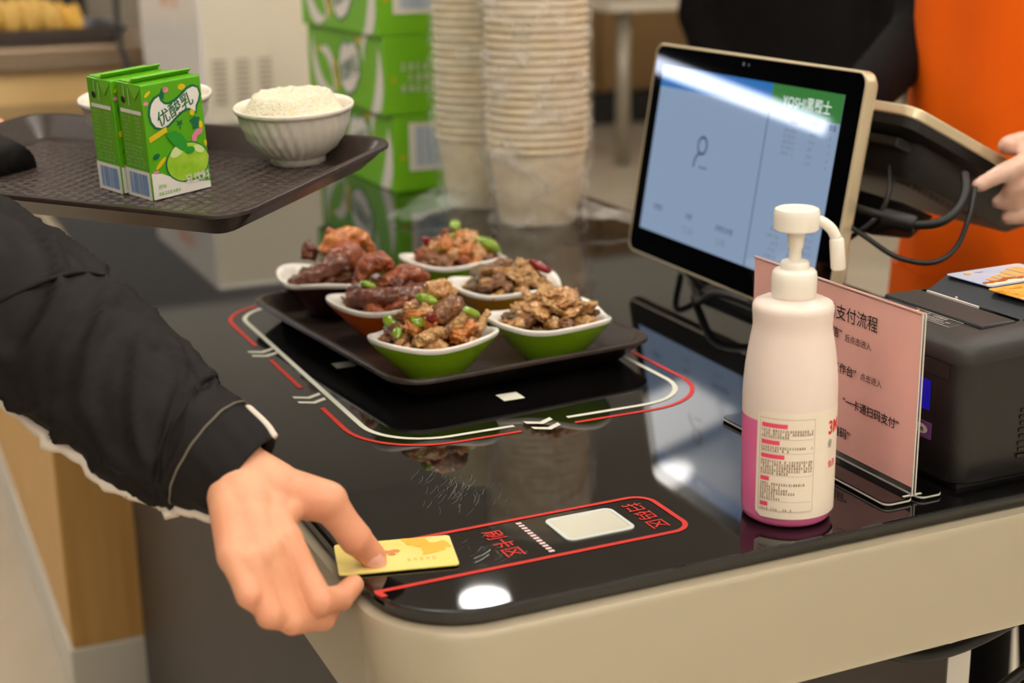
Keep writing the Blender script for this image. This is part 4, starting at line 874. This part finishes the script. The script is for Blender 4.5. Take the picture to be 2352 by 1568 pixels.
# ------------------------------------------------------------------ cables
CAB = mat('cable_black', '#0e0c0b', .5)
def cable(label, pts, r, name='cable', n=8):
    return tag(MB().tube(spline(pts, n), r, 10).build(name, CAB, None, smooth=True), label, 'cable', 'black cables around the till')
ck = thing('thick_cable', 'thick black cable with a ferrite collar hanging below the till screen', 'cable', at(2030, 500, 1.5), group='black cables around the till')
pts = [at(1900, 455, 1.55), at(1950, 472, 1.53), at(2010, 490, 1.5), at(2060, 503, 1.49), at(2105, 516, 1.48), at(2160, 510, 1.47), at(2200, 480, 1.47), at(2217, 440, 1.48), at(2215, 400, 1.5)]
MB().tube(spline(pts, 6), .0046, 12).build('cable_run', CAB, ck, smooth=True, world=True)
f0, f1 = at(2028, 496, 1.494), at(2102, 516, 1.482); MB().tube([f0, f0.lerp(f1, .04), f0.lerp(f1, .96), f1], [.008, .0092, .0092, .008], 16).build('ferrite_collar', CAB, ck, auto=45, world=True)
cable('thin black cable looping low from the till screen', [at(2240, 430, 1.48), at(2225, 500, 1.47), at(2195, 570, 1.47), at(2140, 603, 1.47), at(2060, 590, 1.48), at(1990, 545, 1.5), at(1930, 505, 1.53), at(1880, 480, 1.58)], .0026)
cable('thin black cable crossing behind the screen edge', [at(2045, 380, 1.55), at(2042, 440, 1.52), at(2020, 490, 1.52), at(1975, 530, 1.52), at(1930, 560, 1.55), at(1880, 590, 1.6)], .0026)
cable('black cable curled on the counter under the customer screen, left loop', [(.97, 1.62, CT+.004), (.93, 1.56, CT+.03), (.94, 1.50, CT+.004), (.98, 1.46, CT+.004), (1.02, 1.5, CT+.02)], .004)
cable('black cable curled on the counter under the customer screen, middle loop', [(.93, 1.52, CT+.006), (.90, 1.46, CT+.006), (.89, 1.40, CT+.03), (.92, 1.34, CT+.02), (.97, 1.36, CT+.006), (1.0, 1.42, CT+.02)], .0048)
cable('black cable curled on the counter under the customer screen, right loop', [(.96, 1.44, CT+.006), (.92, 1.36, CT+.005), (.885, 1.30, CT+.006), (.90, 1.24, CT+.006), (.95, 1.25, CT+.006)], .004)
cable('black cable hanging under the counter skirt at lower right, upper run', [(.62, .93, .735), (.72, .92, .70), (.80, .91, .675), (.90, .91, .69), (1.02, .92, .735)], .0055)
cable('black cable hanging under the counter skirt at lower right, lower run', [(.80, .93, .55), (.86, .92, .60), (.93, .91, .645), (1.03, .92, .70)], .0055)
# ------------------------------------------------------------------ bowls in bags
PAPER = mat('paper_cream', '#efdcb8', .55)
def paper_bowl_mesh():
    prof = [(.056, .004), (.0595, .0), (.0600, .001), (.0735, .108), (.0765, .109), (.0785, .1115), (.0775, .1145), (.0745, .1150), (.0728, .112), (.0592, .006), (.02, .0055)]
    mb = MB().lathe(prof, 40, True, True); o = mb.build('paper_bowl', PAPER, None, auto=50); me = o.data; bpy.data.objects.remove(o); return me
PB = paper_bowl_mesh()
def stack(x, y, n, which, lean):
    rnd = random.Random(n)
    for k in range(n):
        o = bpy.data.objects.new('paper_bowl', PB); COL.objects.link(o); z = k*.0119
        o.location = (x+lean[0]*z+rnd.uniform(-.0006, .0006), y+lean[1]*z+rnd.uniform(-.0006, .0006), CT+.001+z); o.rotation_euler = (math.pi*0, 0, rnd.uniform(0, 6))
        od = '%d%s' % (k+1, 'th' if 10 < k+1 < 14 else {1: 'st', 2: 'nd', 3: 'rd'}.get((k+1) % 10, 'th'))
        lab = 'cream paper bowl, %s from the bottom of the %s tall stack' % (od, which) if k else 'lowest cream paper bowl of the %s tall stack, whole side showing' % which
        tag(o, lab, 'paper bowl', 'nested paper bowls in the %s stack' % which)
stack(.962, 2.035, 32, 'right bagged', (.0, .0)); stack(.945, 2.205, 30, 'left bagged', (.0, .0))
def bag(name, label, x, y, r0, h, m, seed, tail=None):
    N = 80; rg = []; rows = 60
    for i in range(rows+1):
        z = h*i/rows; ring = []
        for j in range(N):
            th = 2*math.pi*j/N; base = r0+(.011 if z > .1 else .011*z/.1-.004*(1-z/.1)); v = Vector((math.cos(th)*2, math.sin(th)*2, z*14+seed))
            w = .010*abs(noise.noise(v*.8))+.004*noise.noise(Vector((th*3, z*30+seed, seed)))+.003*math.sin(z*260+5*noise.noise(v))
            rr_ = base+.003+w
            if z < .015: rr_ += (.015-z)*.5
            ring.append((x+rr_*math.cos(th), y+rr_*math.sin(th), CT+.0015+z))
        rg.append(ring)
    for s in (.8, .4, .1): rg.append([(x+(v[0]-x)*s, y+(v[1]-y)*s, v[2]+.01*(1-s)) for v in rg[rows]])
    t = thing(name, label, 'plastic bag', (x, y, CT), group='clear plastic bags')
    MB().loft(rg, True, False, True).build('bag_film', m, t, smooth=True, world=True)
    if tail:
        sh = []
        for i in range(16):
            s = i/15; c = Vector(tail[0]).lerp(Vector(tail[1]), s); ring = []
            for j in range(14):
                q = j/13-.5; wd = .07*(1-.55*s)+.02*noise.noise(Vector((s*3, seed, 0))); ring.append((c.x+tail[2][0]*q*wd*1.6, c.y+tail[2][1]*q*wd*1.6, CT+.004+.028*(1-s)*(1-abs(q)*1.2)+.007*noise.noise(Vector((s*6, q*9, seed)))+.006))
            sh.append(ring)
        MB().loft(sh, False, False, False).build('gathered_tail', m, t, smooth=True, world=True)
    return t
FILM1 = film('bag_film_white', '#f8f2ea', .2); FILM2 = film('bag_film_clear', '#e6f0e2', .16)
bag('plastic_bag', 'crinkled clear bag around the right stack of paper bowls',   .962, 2.035, .068, .50, FILM1, 1.3, ((1.0, 2.0, 0), (1.085, 1.86, 0), (.6, .8)))
bag('plastic_bag', 'crinkled clear bag around the left stack of paper bowls', .945, 2.205, .068, .465, FILM2, 7.7, ((.90, 2.20, 0), (.76, 2.10, 0), (-.5, .85)))
# ------------------------------------------------------------------ green drink cases
GC = mat('case_green', '#7cc016', .42, noise_s=4, col2='#6fb510'); GCW = mat('case_white', '#ece4d6', .45); GCT = mat('case_tape', '#4d9010', .4)
def case(k, z, dx, dy, label):
    t = thing('drink_case', label, 'box', (.8475+dx, 2.362+dy, CT+z), group='green drink cases stacked on the counter')
    w, d, h = .19, .43, .1310
    MB().box((0, 0, .0004), (w, d, h-.0006)).build('case_body', GC, t, bevel=.002)
    L = ((0, d, 0), (0, -1, 0), (0, 0, 1)); F = ((0, 0, 0), (1, 0, 0), (0, 0, 1))
    # side with badge, swirls
    cl = [(.20, .035), (.235, .020), (.275, .032), (.305, .06), (.30, .10), (.275, .115), (.245, .105), (.225, .112), (.205, .098), (.19, .07)]
    gr = [(.2475+(x-.2475)*1.10, .067+(y-.067)*1.10) for x, y in cl]
    Print().poly(gr).lay('badge_outline', DGREEN, t, *L, .0006); Print().poly(cl).lay('badge', GCW, t, *L, .0010)
    Print().text('优酸乳', .248, .067, .036, .012, 'CENTER', .25, .9).lay('lettering', DGREEN, t, *L, .0014)
    def cres(cx, cy, r, a0, a1, w, n=14):
        A = [math.radians(a0+(a1-a0)*k/n) for k in range(n+1)]; hw = [w*math.sin(math.pi*(k+.4)/(n+.8)) for k in range(n+1)]
        pts = [(cx+(r+h_)*math.cos(q), cy+(r+h_)*math.sin(q)) for q, h_ in zip(A, hw)]+[(cx+(r-h_)*math.cos(q), cy+(r-h_)*math.sin(q)) for q, h_ in reversed(list(zip(A, hw)))]
        return Print().poly([(min(max(x, .002), d-.002), min(max(y, .002), h-.002)) for x, y in pts])
    for args in ((.12, .10, .085, 170, 290, .017), (.10, .03, .06, -20, 110, .013), (.31, .075, .10, -75, 20, .020), (.375, .10, .05, 60, 200, .014), (.24, .02, .055, 200, 330, .010)):
        cres(*args).lay('white_swirl', GCW, t, *L, .0005)
    split_lay(Print().ell(.17, .05, .012, .03, 14, .3).ell(.30, .118, .01, .008).ell(.07, .09, .01, .006), 'yellow_mark', YEL, t, *L, .0005)
    # end with barcode
    Print().rect(.028, .036, .105, .118).lay('barcode_ground', GCW, t, *F, .0006) if k % 2 == 0 else None
    p = Print()
    if k % 2 == 0: bars(p, .040, .044, .100, .110, k+2); p.lay('barcode', mat('case_barcode', '#8fb2d8', .4), t, *F, .0010)
    else:
        for r_i in range(3): glyphs(p, .03, .075-r_i*.018, .12, .013, r_i+k)
        p.lay('white_lettering', GCW, t, *F, .0006)
    split_lay(Print().ell(.016, .06, .004, .004).ell(.15, .1, .006, .004), 'orange_spot', mat('case_orange', '#d9a016', .4), t, *F, .0006)
for k, (lab, dx, dy) in enumerate((('lowest green drink case of the stack on the counter', 0, 0), ('second green drink case from the bottom of the stack', -.012, .0), ('third green drink case, cut by the top of the picture', -.020, .002))):
    case(k if k < 2 else k, k*.1312, dx, dy, lab)
# ------------------------------------------------------------------ white machine
wm = thing('white_machine', 'white counter machine with three grille vents behind the carried tray', 'machine', (.9, 3.6, CT))
WM = mat('machine_white', '#ece4d8', .3); WMF = mat('machine_front', '#e3d8c2', .35)
MB().box((.742, 3.3, CT+.008), (1.10, 3.98, CT+.363)).build('casing', WM, wm, bevel=.012, seg=3, world=True)
MB().box((.752, 3.2965, CT+.016), (1.09, 3.3005, CT+.352)).build('front_panel', WMF, wm, bevel=.002, world=True)
for c in range(3):
    for r_i in range(9): MB().box((.766+c*.052, 3.2950, CT+.062+r_i*.0115), (.796+c*.052, 3.2968, CT+.068+r_i*.0115)).build('vent_slot', mat('vent_grey', '#b7ab98', .6), wm, world=True)
for x, y in ((.77, 3.33), (1.07, 3.33), (.77, 3.95), (1.07, 3.95)): MB().lathe([(.012, 0), (.012, .01)], 16, c=(x, y, CT)).build('foot', BLACK, wm, world=True)
Print().text('温馨提示', -3.60, CT+.285, .05, .02, 'CENTER').lay('lettering', mat('pale_orange_print', '#f0a888', .5), wm, (.742, 0, 0), (0, -1, 0), (0, 0, 1), .0006, world=True)
# ------------------------------------------------------------------ serving line at the far left
sv = thing('serving_counter', 'wood fronted serving counter with steel top behind the carried tray', 'counter', (.65, 4.6, 0))
MB().box((-.18, 4.22, 0), (1.5, 5.1, .925)).build('wood_body', mat('serving_wood', '#dcb87c', .5, noise_s=4, col2='#d3ad70', aniso=(1, 1, .2)), sv, world=True)
MB().box((-.2, 4.2, .925), (1.52, 5.12, .988)).build('steel_top', mat('warm_steel', '#a08a72', .35, .8), sv, bevel=.006, world=True)
MB().box((-.2, 5.06, .988), (1.52, 5.12, 1.25)).build('steel_upstand', mat('dull_steel', '#8d8578', .4, .7), sv, world=True)
pn = tag(MB().loft([rrect(.30, .22, .04, .989, 5, (.45, 4.55)), rrect(.33, .25, .05, 1.03, 5, (.45, 4.55)), rrect(.34, .26, .05, 1.032, 5, (.45, 4.55)), rrect(.31, .23, .04, 1.03, 5, (.45, 4.55)), rrect(.29, .21, .04, .995, 5, (.45, 4.55))]).build('steel_pan', mat('pan_grey', '#8a8a90', .3, .8), None, auto=40), 'wide shallow steel pan on the serving counter', 'pan')
SN = [chunk_mesh('snack_piece', 80+s, (.016, .018, .045), .12, 2) for s in range(3)]
SNM = [mat('snack_gold', '#d9b25a', .5, noise_s=40, col2='#cf9f48'), mat('snack_orange', '#e0ac44', .5)]
rs = random.Random(9)
for r_i in range(3):
    for k in range(11):
        put(SN[(k+r_i) % 3], 'fried_snack', SNM[1 if k > 8 else 0], (.375+k*.0275+rs.uniform(-.006, .006), 4.40+r_i*.05, 1.052-max(0, k-6)*.006+r_i*.008), (rs.uniform(-.2, .2), rs.uniform(-.15, .15), rs.uniform(0, 6)), 1,
            'golden fried snack in the steel pan, %s row, %s from the left' % (('front', 'middle', 'back')[r_i], ('first', 'second', 'third', 'fourth', 'fifth', 'sixth', 'seventh', 'eighth', 'ninth', 'tenth', 'eleventh')[k]), 'snack', 'fried snacks in the steel pan')
pt = thing('cooking_pot', 'dark cooking pot standing behind the fried snacks', 'pot', (.50, 4.88, .989))
MB().lathe([(.11, 0), (.13, .01), (.135, .2), (.14, .205), (.13, .205), (.12, .02), (.05, .015)], 32).build('pot_body', mat('pot_dark', '#1d1916', .4), pt, auto=40)
for s in (-1, 1): MB().tube(spline([(s*.13, -.03, .15), (s*.165, -.03, .155), (s*.165, .03, .155), (s*.13, .03, .15)], 5), .008, 8).build('handle', BLACK, pt, smooth=True)
pt = thing('amber_jar', 'amber jar beside the dark pot on the serving counter', 'jar', (.42, 4.72, .989))
MB().lathe([(.04, 0), (.045, .005), (.045, .12), (.03, .14), (.03, .15)], 24).build('jar_body', mat('amber', '#a8761e', .3), pt, auto=40); MB().lathe([(.033, .145), (.033, .165), (.03, .168)], 24).build('lid', WHITEP, pt, auto=40)
pt = thing('dark_box', 'black box standing right of the fried snacks', 'box', (.665, 4.85, .989))
MB().box((-.07, -.06, 0), (.07, .06, .17)).build('box_body', BLACK, pt, bevel=.006); MB().box((-.072, -.062, .17), (.072, .062, .185)).build('lid', BLACK, pt, bevel=.004)
cable('black cable hanging beside the white machine', [at(265, -40, 3.9), at(268, 40, 3.9), at(275, 100, 3.85), at(292, 150, 3.8), at(300, 200, 3.8)], .008)
ku = thing('reflection_backdrop', 'added dark cabinet shape, unseen at left, darkening what the customer screen mirrors', 'cabinet', (-2.0, 6.6, 0))  # added dark block so the screen and bezel mirror something dark
KD = mat('backdrop_dark', '#1b1c1f', .5)
MB().box((-4.2, 6.3, .08), (-.35, 6.9, 2.1)).build('backdrop_body', KD, ku, bevel=.006, world=True)
for k in range(6): MB().box((-4.18+k*.64, 6.28, .12), (-3.56+k*.64, 6.301, 2.06)).build('backdrop_panel', KD, ku, bevel=.004, world=True)
MB().box((-4.18, 6.33, 0), (-.37, 6.88, .08)).build('plinth', BLACK, ku, world=True)
# tube lamps of the serving line, left of the picture, mirrored in the customer screen
TUBE = mat('tube_lamp_glow', '#ffffff', .5, emit='#dfe8ff', es=LAMP_TUBE)
a, b = Vector((-.33, 4.45, 1.305)), Vector((-.72, 3.72, 1.222)); wd_ = .024
t = thing('tube_lamp', 'hanging tube lamp of the serving line beyond the left edge of the picture', 'lamp', (a+b)/2)
MB().tube([a, b], wd_, 12).build('tube', TUBE, t, smooth=True, world=True)
for e in (a, b):
    MB().tube([e-(b-a)*.02, e+(b-a)*.02], wd_*1.15, 12).build('end_cap', BLACK, t, world=True)
    MB().tube([e, Vector((e.x, e.y, 4.0))], .004, 6).build('rod', BLACK, t, world=True)
# ------------------------------------------------------------------ cashier
cash = thing('person', 'cashier in an orange apron and clear gloves behind the till', 'person', (1.47, 1.53, 0))
K = Vector((1.47, 1.53, 0))
GLOVE = mat('gloved_skin', '#d8a288', .3, sss=.05, noise_s=60, col2='#dfb8a4', coat=.3)
hb = at(2400, 420, 1.62)
gl = [(at(2480, 440, 1.62), .028, at(2420, 415, 1.57), .03), (at(2405, 390, 1.55), .020, at(2405, 465, 1.56), .018)]
for (x1, y1, x2, y2, x3, y3, d) in ((2362, 372, 2300, 398, 2248, 426, 1.512), (2375, 408, 2345, 424, 2318, 436, 1.525), (2372, 446, 2330, 456, 2292, 464, 1.535), (2385, 484, 2350, 494, 2314, 500, 1.545)):
    gl += [(at(x1, y1, d+.01), .0125, at(x2, y2, d), .0105), (at(x2, y2, d), .0105, at(x3, y3, d), .0085)]
gl += [(at(2390, 360, 1.57), .014, at(2350, 328, 1.545), .014), (at(2350, 328, 1.545), .0135, at(2316, 334, 1.54), .0115)]
trunkc = [(K+Vector((.02, 0, .9)), .13, K+Vector((.02, 0, 1.28)), .14), (K+Vector((.02, -.16, 1.36)), .055, K+Vector((.02, .16, 1.36)), .055), (K+Vector((.02, 0, 1.38)), .055, K+Vector((.0, 0, 1.5)), .05)]
headc = [(K+Vector((.0, 0, 1.57)), .075, K+Vector((.02, 0, 1.63)), .085), (K+Vector((-.03, 0, 1.53)), .05, K+Vector((-.04, 0, 1.6)), .055), (K+Vector((-.085, 0, 1.585)), .012, K+Vector((-.098, 0, 1.565)), .012)]
elb = at(2620, 470, 1.75); sh1 = K+Vector((.02, -.18, 1.36)); sh2 = K+Vector((.02, .18, 1.36)); elb2 = at(2125, 70, 2.12); hand2 = at(1985, 218, 1.95)
armc = [(sh1, .045, elb, .04), (elb, .038, at(2480, 440, 1.66), .028), (sh2, .045, elb2, .04), (elb2, .036, hand2, .024), (hand2, .022, hand2+Vector((-.05, -.01, -.02)), .020)]
legc = [(K+Vector((.02, s*.09, .9)), .085, K+Vector((.02, s*.1, .5)), .06) for s in (-1, 1)]+[(K+Vector((.02, s*.1, .5)), .058, K+Vector((.05, s*.1, .08)), .04) for s in (-1, 1)]+[(K+Vector((.06, s*.1, .04)), .035, K+Vector((-.12, s*.11, .03)), .028) for s in (-1, 1)]
blob('body', gl+trunkc+headc+armc+legc, GLOVE, cash, voxel=.0045, smooth=4)
DARKC = mat('cashier_dark_clothes', '#100f10', .8, spec=.15, noise_s=20, col2='#0b0b0c', bump=.2, bump_s=80)
blob('dark_top', [(K+Vector((.03, 0, .86)), .15, K+Vector((.03, 0, 1.28)), .16), (K+Vector((.03, -.17, 1.35)), .07, K+Vector((.03, .17, 1.35)), .07), (sh1, .068, elb, .06), (elb, .056, at(2500, 450, 1.68), .042), (sh2, .07, elb2, .05), (elb2, .048, hand2, .036)], DARKC, cash, voxel=.008, smooth=4)
blob('dark_trousers', [(K+Vector((.02, s*.09, .90)), .10, K+Vector((.02, s*.1, .5)), .08) for s in (-1, 1)]+[(K+Vector((.02, s*.1, .5)), .078, K+Vector((.05, s*.1, .1)), .062) for s in (-1, 1)], DARKC, cash, voxel=.01, smooth=4)
blob('hair', [(K+Vector((.03, 0, 1.63)), .09, K+Vector((.0, 0, 1.67)), .085), (K+Vector((.06, 0, 1.56)), .07, K+Vector((.05, 0, 1.64)), .08)], mat('dark_hair', '#161210', .6), cash, voxel=.008, smooth=3)
# apron: a curved sheet with soft folds wrapped round the front of the body
APR = mat('orange_apron', '#f86a00', .8, spec=.2, noise_s=3, col2='#f26000', bump=.1, bump_s=300)
NA, NZ = 60, 64; rg = []
for i in range(NZ+1):
    z = .45+i*(1.38-.45)/NZ; row = []; hw = 1.62 if z < 1.18 else 1.62-(z-1.18)*3.2
    flare = .05*max(0, .85-z)
    for j in range(NA+1):
        a = math.pi+hw*(-1+2*j/NA); f = .006*math.sin(a*9+z*2+2*noise.noise(Vector((a*2, z*2, 0))))*(1.4-z*.5)+.004*noise.noise(Vector((a*3, z*6, 3)))
        row.append(K+Vector((.03+(.172+flare+f)*math.cos(a), (.225+flare+f)*math.sin(a), z)))
    rg.append(row)
ap = MB().loft(rg, False, False, False); o = ap.build('apron', APR, cash, smooth=True, world=True); md = o.modifiers.new('thick', 'SOLIDIFY'); md.thickness = .002
rg = []
for i in range(21):
    z = .66+i*.16/20; row = []
    for j in range(31):
        a = math.pi+(-.85+1.7*j/30); q = math.sin(math.pi*j/30)**.3; row.append(K+Vector((.03+(.1745+.05*max(0, .85-z)+.010*q)*math.cos(a), (.2275+.05*max(0, .85-z)+.010*q)*math.sin(a), z+.02*abs(j/15-1)**3*(1-i/20))))
    rg.append(row)
MB().loft(rg, False, False, False).build('apron_pocket', APR, cash, smooth=True, world=True)
# ------------------------------------------------------------------ person in the background
Q = Vector((2.33, 3.35, 0)); bp = thing('person', 'person in a long black coat standing behind the customer screen', 'person', Q)
fcs = [(Q+Vector((0, 0, .9)), .13, Q+Vector((0, 0, 1.3)), .15), (Q+Vector((-.1, .1, 1.38)), .06, Q+Vector((.1, -.1, 1.38)), .06), (Q+Vector((0, 0, 1.4)), .05, Q+Vector((0, 0, 1.52)), .05), (Q+Vector((0, 0, 1.58)), .08, Q+Vector((0, 0, 1.65)), .085)]
for s in (-1, 1): d = Vector((.82*s, -.57*s, 0)); fcs += [(Q+d*.19+Vector((0, 0, 1.36)), .05, Q+d*.24+Vector((0, 0, 1.05)), .042), (Q+d*.24+Vector((0, 0, 1.05)), .04, Q+d*.20+Vector((0, -.05, .82)), .03), (Q+d*.20+Vector((0, -.05, .82)), .035, Q+d*.19+Vector((0, -.06, .74)), .03), (Q+d*.09+Vector((0, 0, .9)), .08, Q+d*.1+Vector((0, 0, .5)), .06), (Q+d*.1+Vector((0, 0, .5)), .058, Q+d*.1+Vector((0, 0, .08)), .042), (Q+d*.1+Vector((0, 0, .04)), .035, Q+d*.1+Vector((.06, .12, .03)), .03)]
blob('body', fcs, SKIN, bp, voxel=.012, smooth=4)
COAT = mat('black_coat', '#0d0b0b', .85, spec=.12)
ct2 = [(Q+Vector((0, 0, .72)), .17, Q+Vector((0, 0, 1.3)), .18), (Q+Vector((-.15, .1, 1.36)), .08, Q+Vector((.15, -.1, 1.36)), .08)]
for s in (-1, 1): d = Vector((.82*s, -.57*s, 0)); ct2 += [(Q+d*.10+Vector((0, 0, .62)), .12, Q+d*.06+Vector((0, 0, 1.2)), .13), (Q+d*.19+Vector((0, 0, 1.36)), .07, Q+d*.24+Vector((0, 0, 1.05)), .062), (Q+d*.24+Vector((0, 0, 1.05)), .06, Q+d*.20+Vector((0, -.05, .84)), .05)]
blob('coat', ct2, COAT, bp, voxel=.012, smooth=5)
blob('trousers', [(Q+Vector((.82*s*.1, -.57*s*.1, .85)), .09, Q+Vector((.82*s*.1, -.57*s*.1, .1)), .065) for s in (-1, 1)], COAT, bp, voxel=.012, smooth=3)
blob('hair', [(Q+Vector((0, -.02, 1.62)), .095, Q+Vector((0, 0, 1.68)), .09)], mat('dark_hair', '#161210', .6), bp, voxel=.01, smooth=3)
# ------------------------------------------------------------------ canteen tables at the back
TW = mat('table_white', '#e6dcc8', .4); LEGG = mat('table_leg_grey', '#a59c8c', .35, .5)
def table(label, x, y, w, d, ang, h=.8):
    t = thing('dining_table', label, 'table', (x, y, 0), ang, 'white dining tables at the back')
    MB().loft([rrect(w/2, d/2, .04, h-.045), rrect(w/2, d/2, .04, h)]).build('table_top', TW, t, auto=40)
    for sx in (-1, 1):
        for sy in (-1, 1): MB().tube([(sx*(w/2-.12), sy*(d/2-.1), 0), (sx*(w/2-.12), sy*(d/2-.1), h-.04)], .04, 14).build('leg', LEGG, t, smooth=True)
table('white dining table with grey legs left of the customer screen', 4.245, 7.36, .95, .65, 0, .88)
table('white dining table just above the customer screen', 5.30, 7.55, 1.1, .65, 0, .76)
table('white dining table behind the cashier', 4.75, 5.0, 1.3, .7, 0, .76)
tb = thing('red_bowl', 'red bowl on the dark tray behind the cashier', 'bowl', (4.55, 4.9, .762))
MB().lathe([(.05, 0), (.06, .003), (.10, .06), (.105, .062), (.095, .06), (.05, .01), (.01, .008)], 28).build('bowl_body', mat('red_glaze', '#b8381c', .3), tb, auto=50)
tag(MB().loft([rrect(.22, .16, .03, .7605, 5, (4.50, 4.72)), rrect(.24, .18, .03, .778, 5, (4.50, 4.72)), rrect(.22, .16, .03, .766, 5, (4.50, 4.72))]).build('dark_tray', BLACK, None), 'dark tray on the table behind the cashier', 'tray')
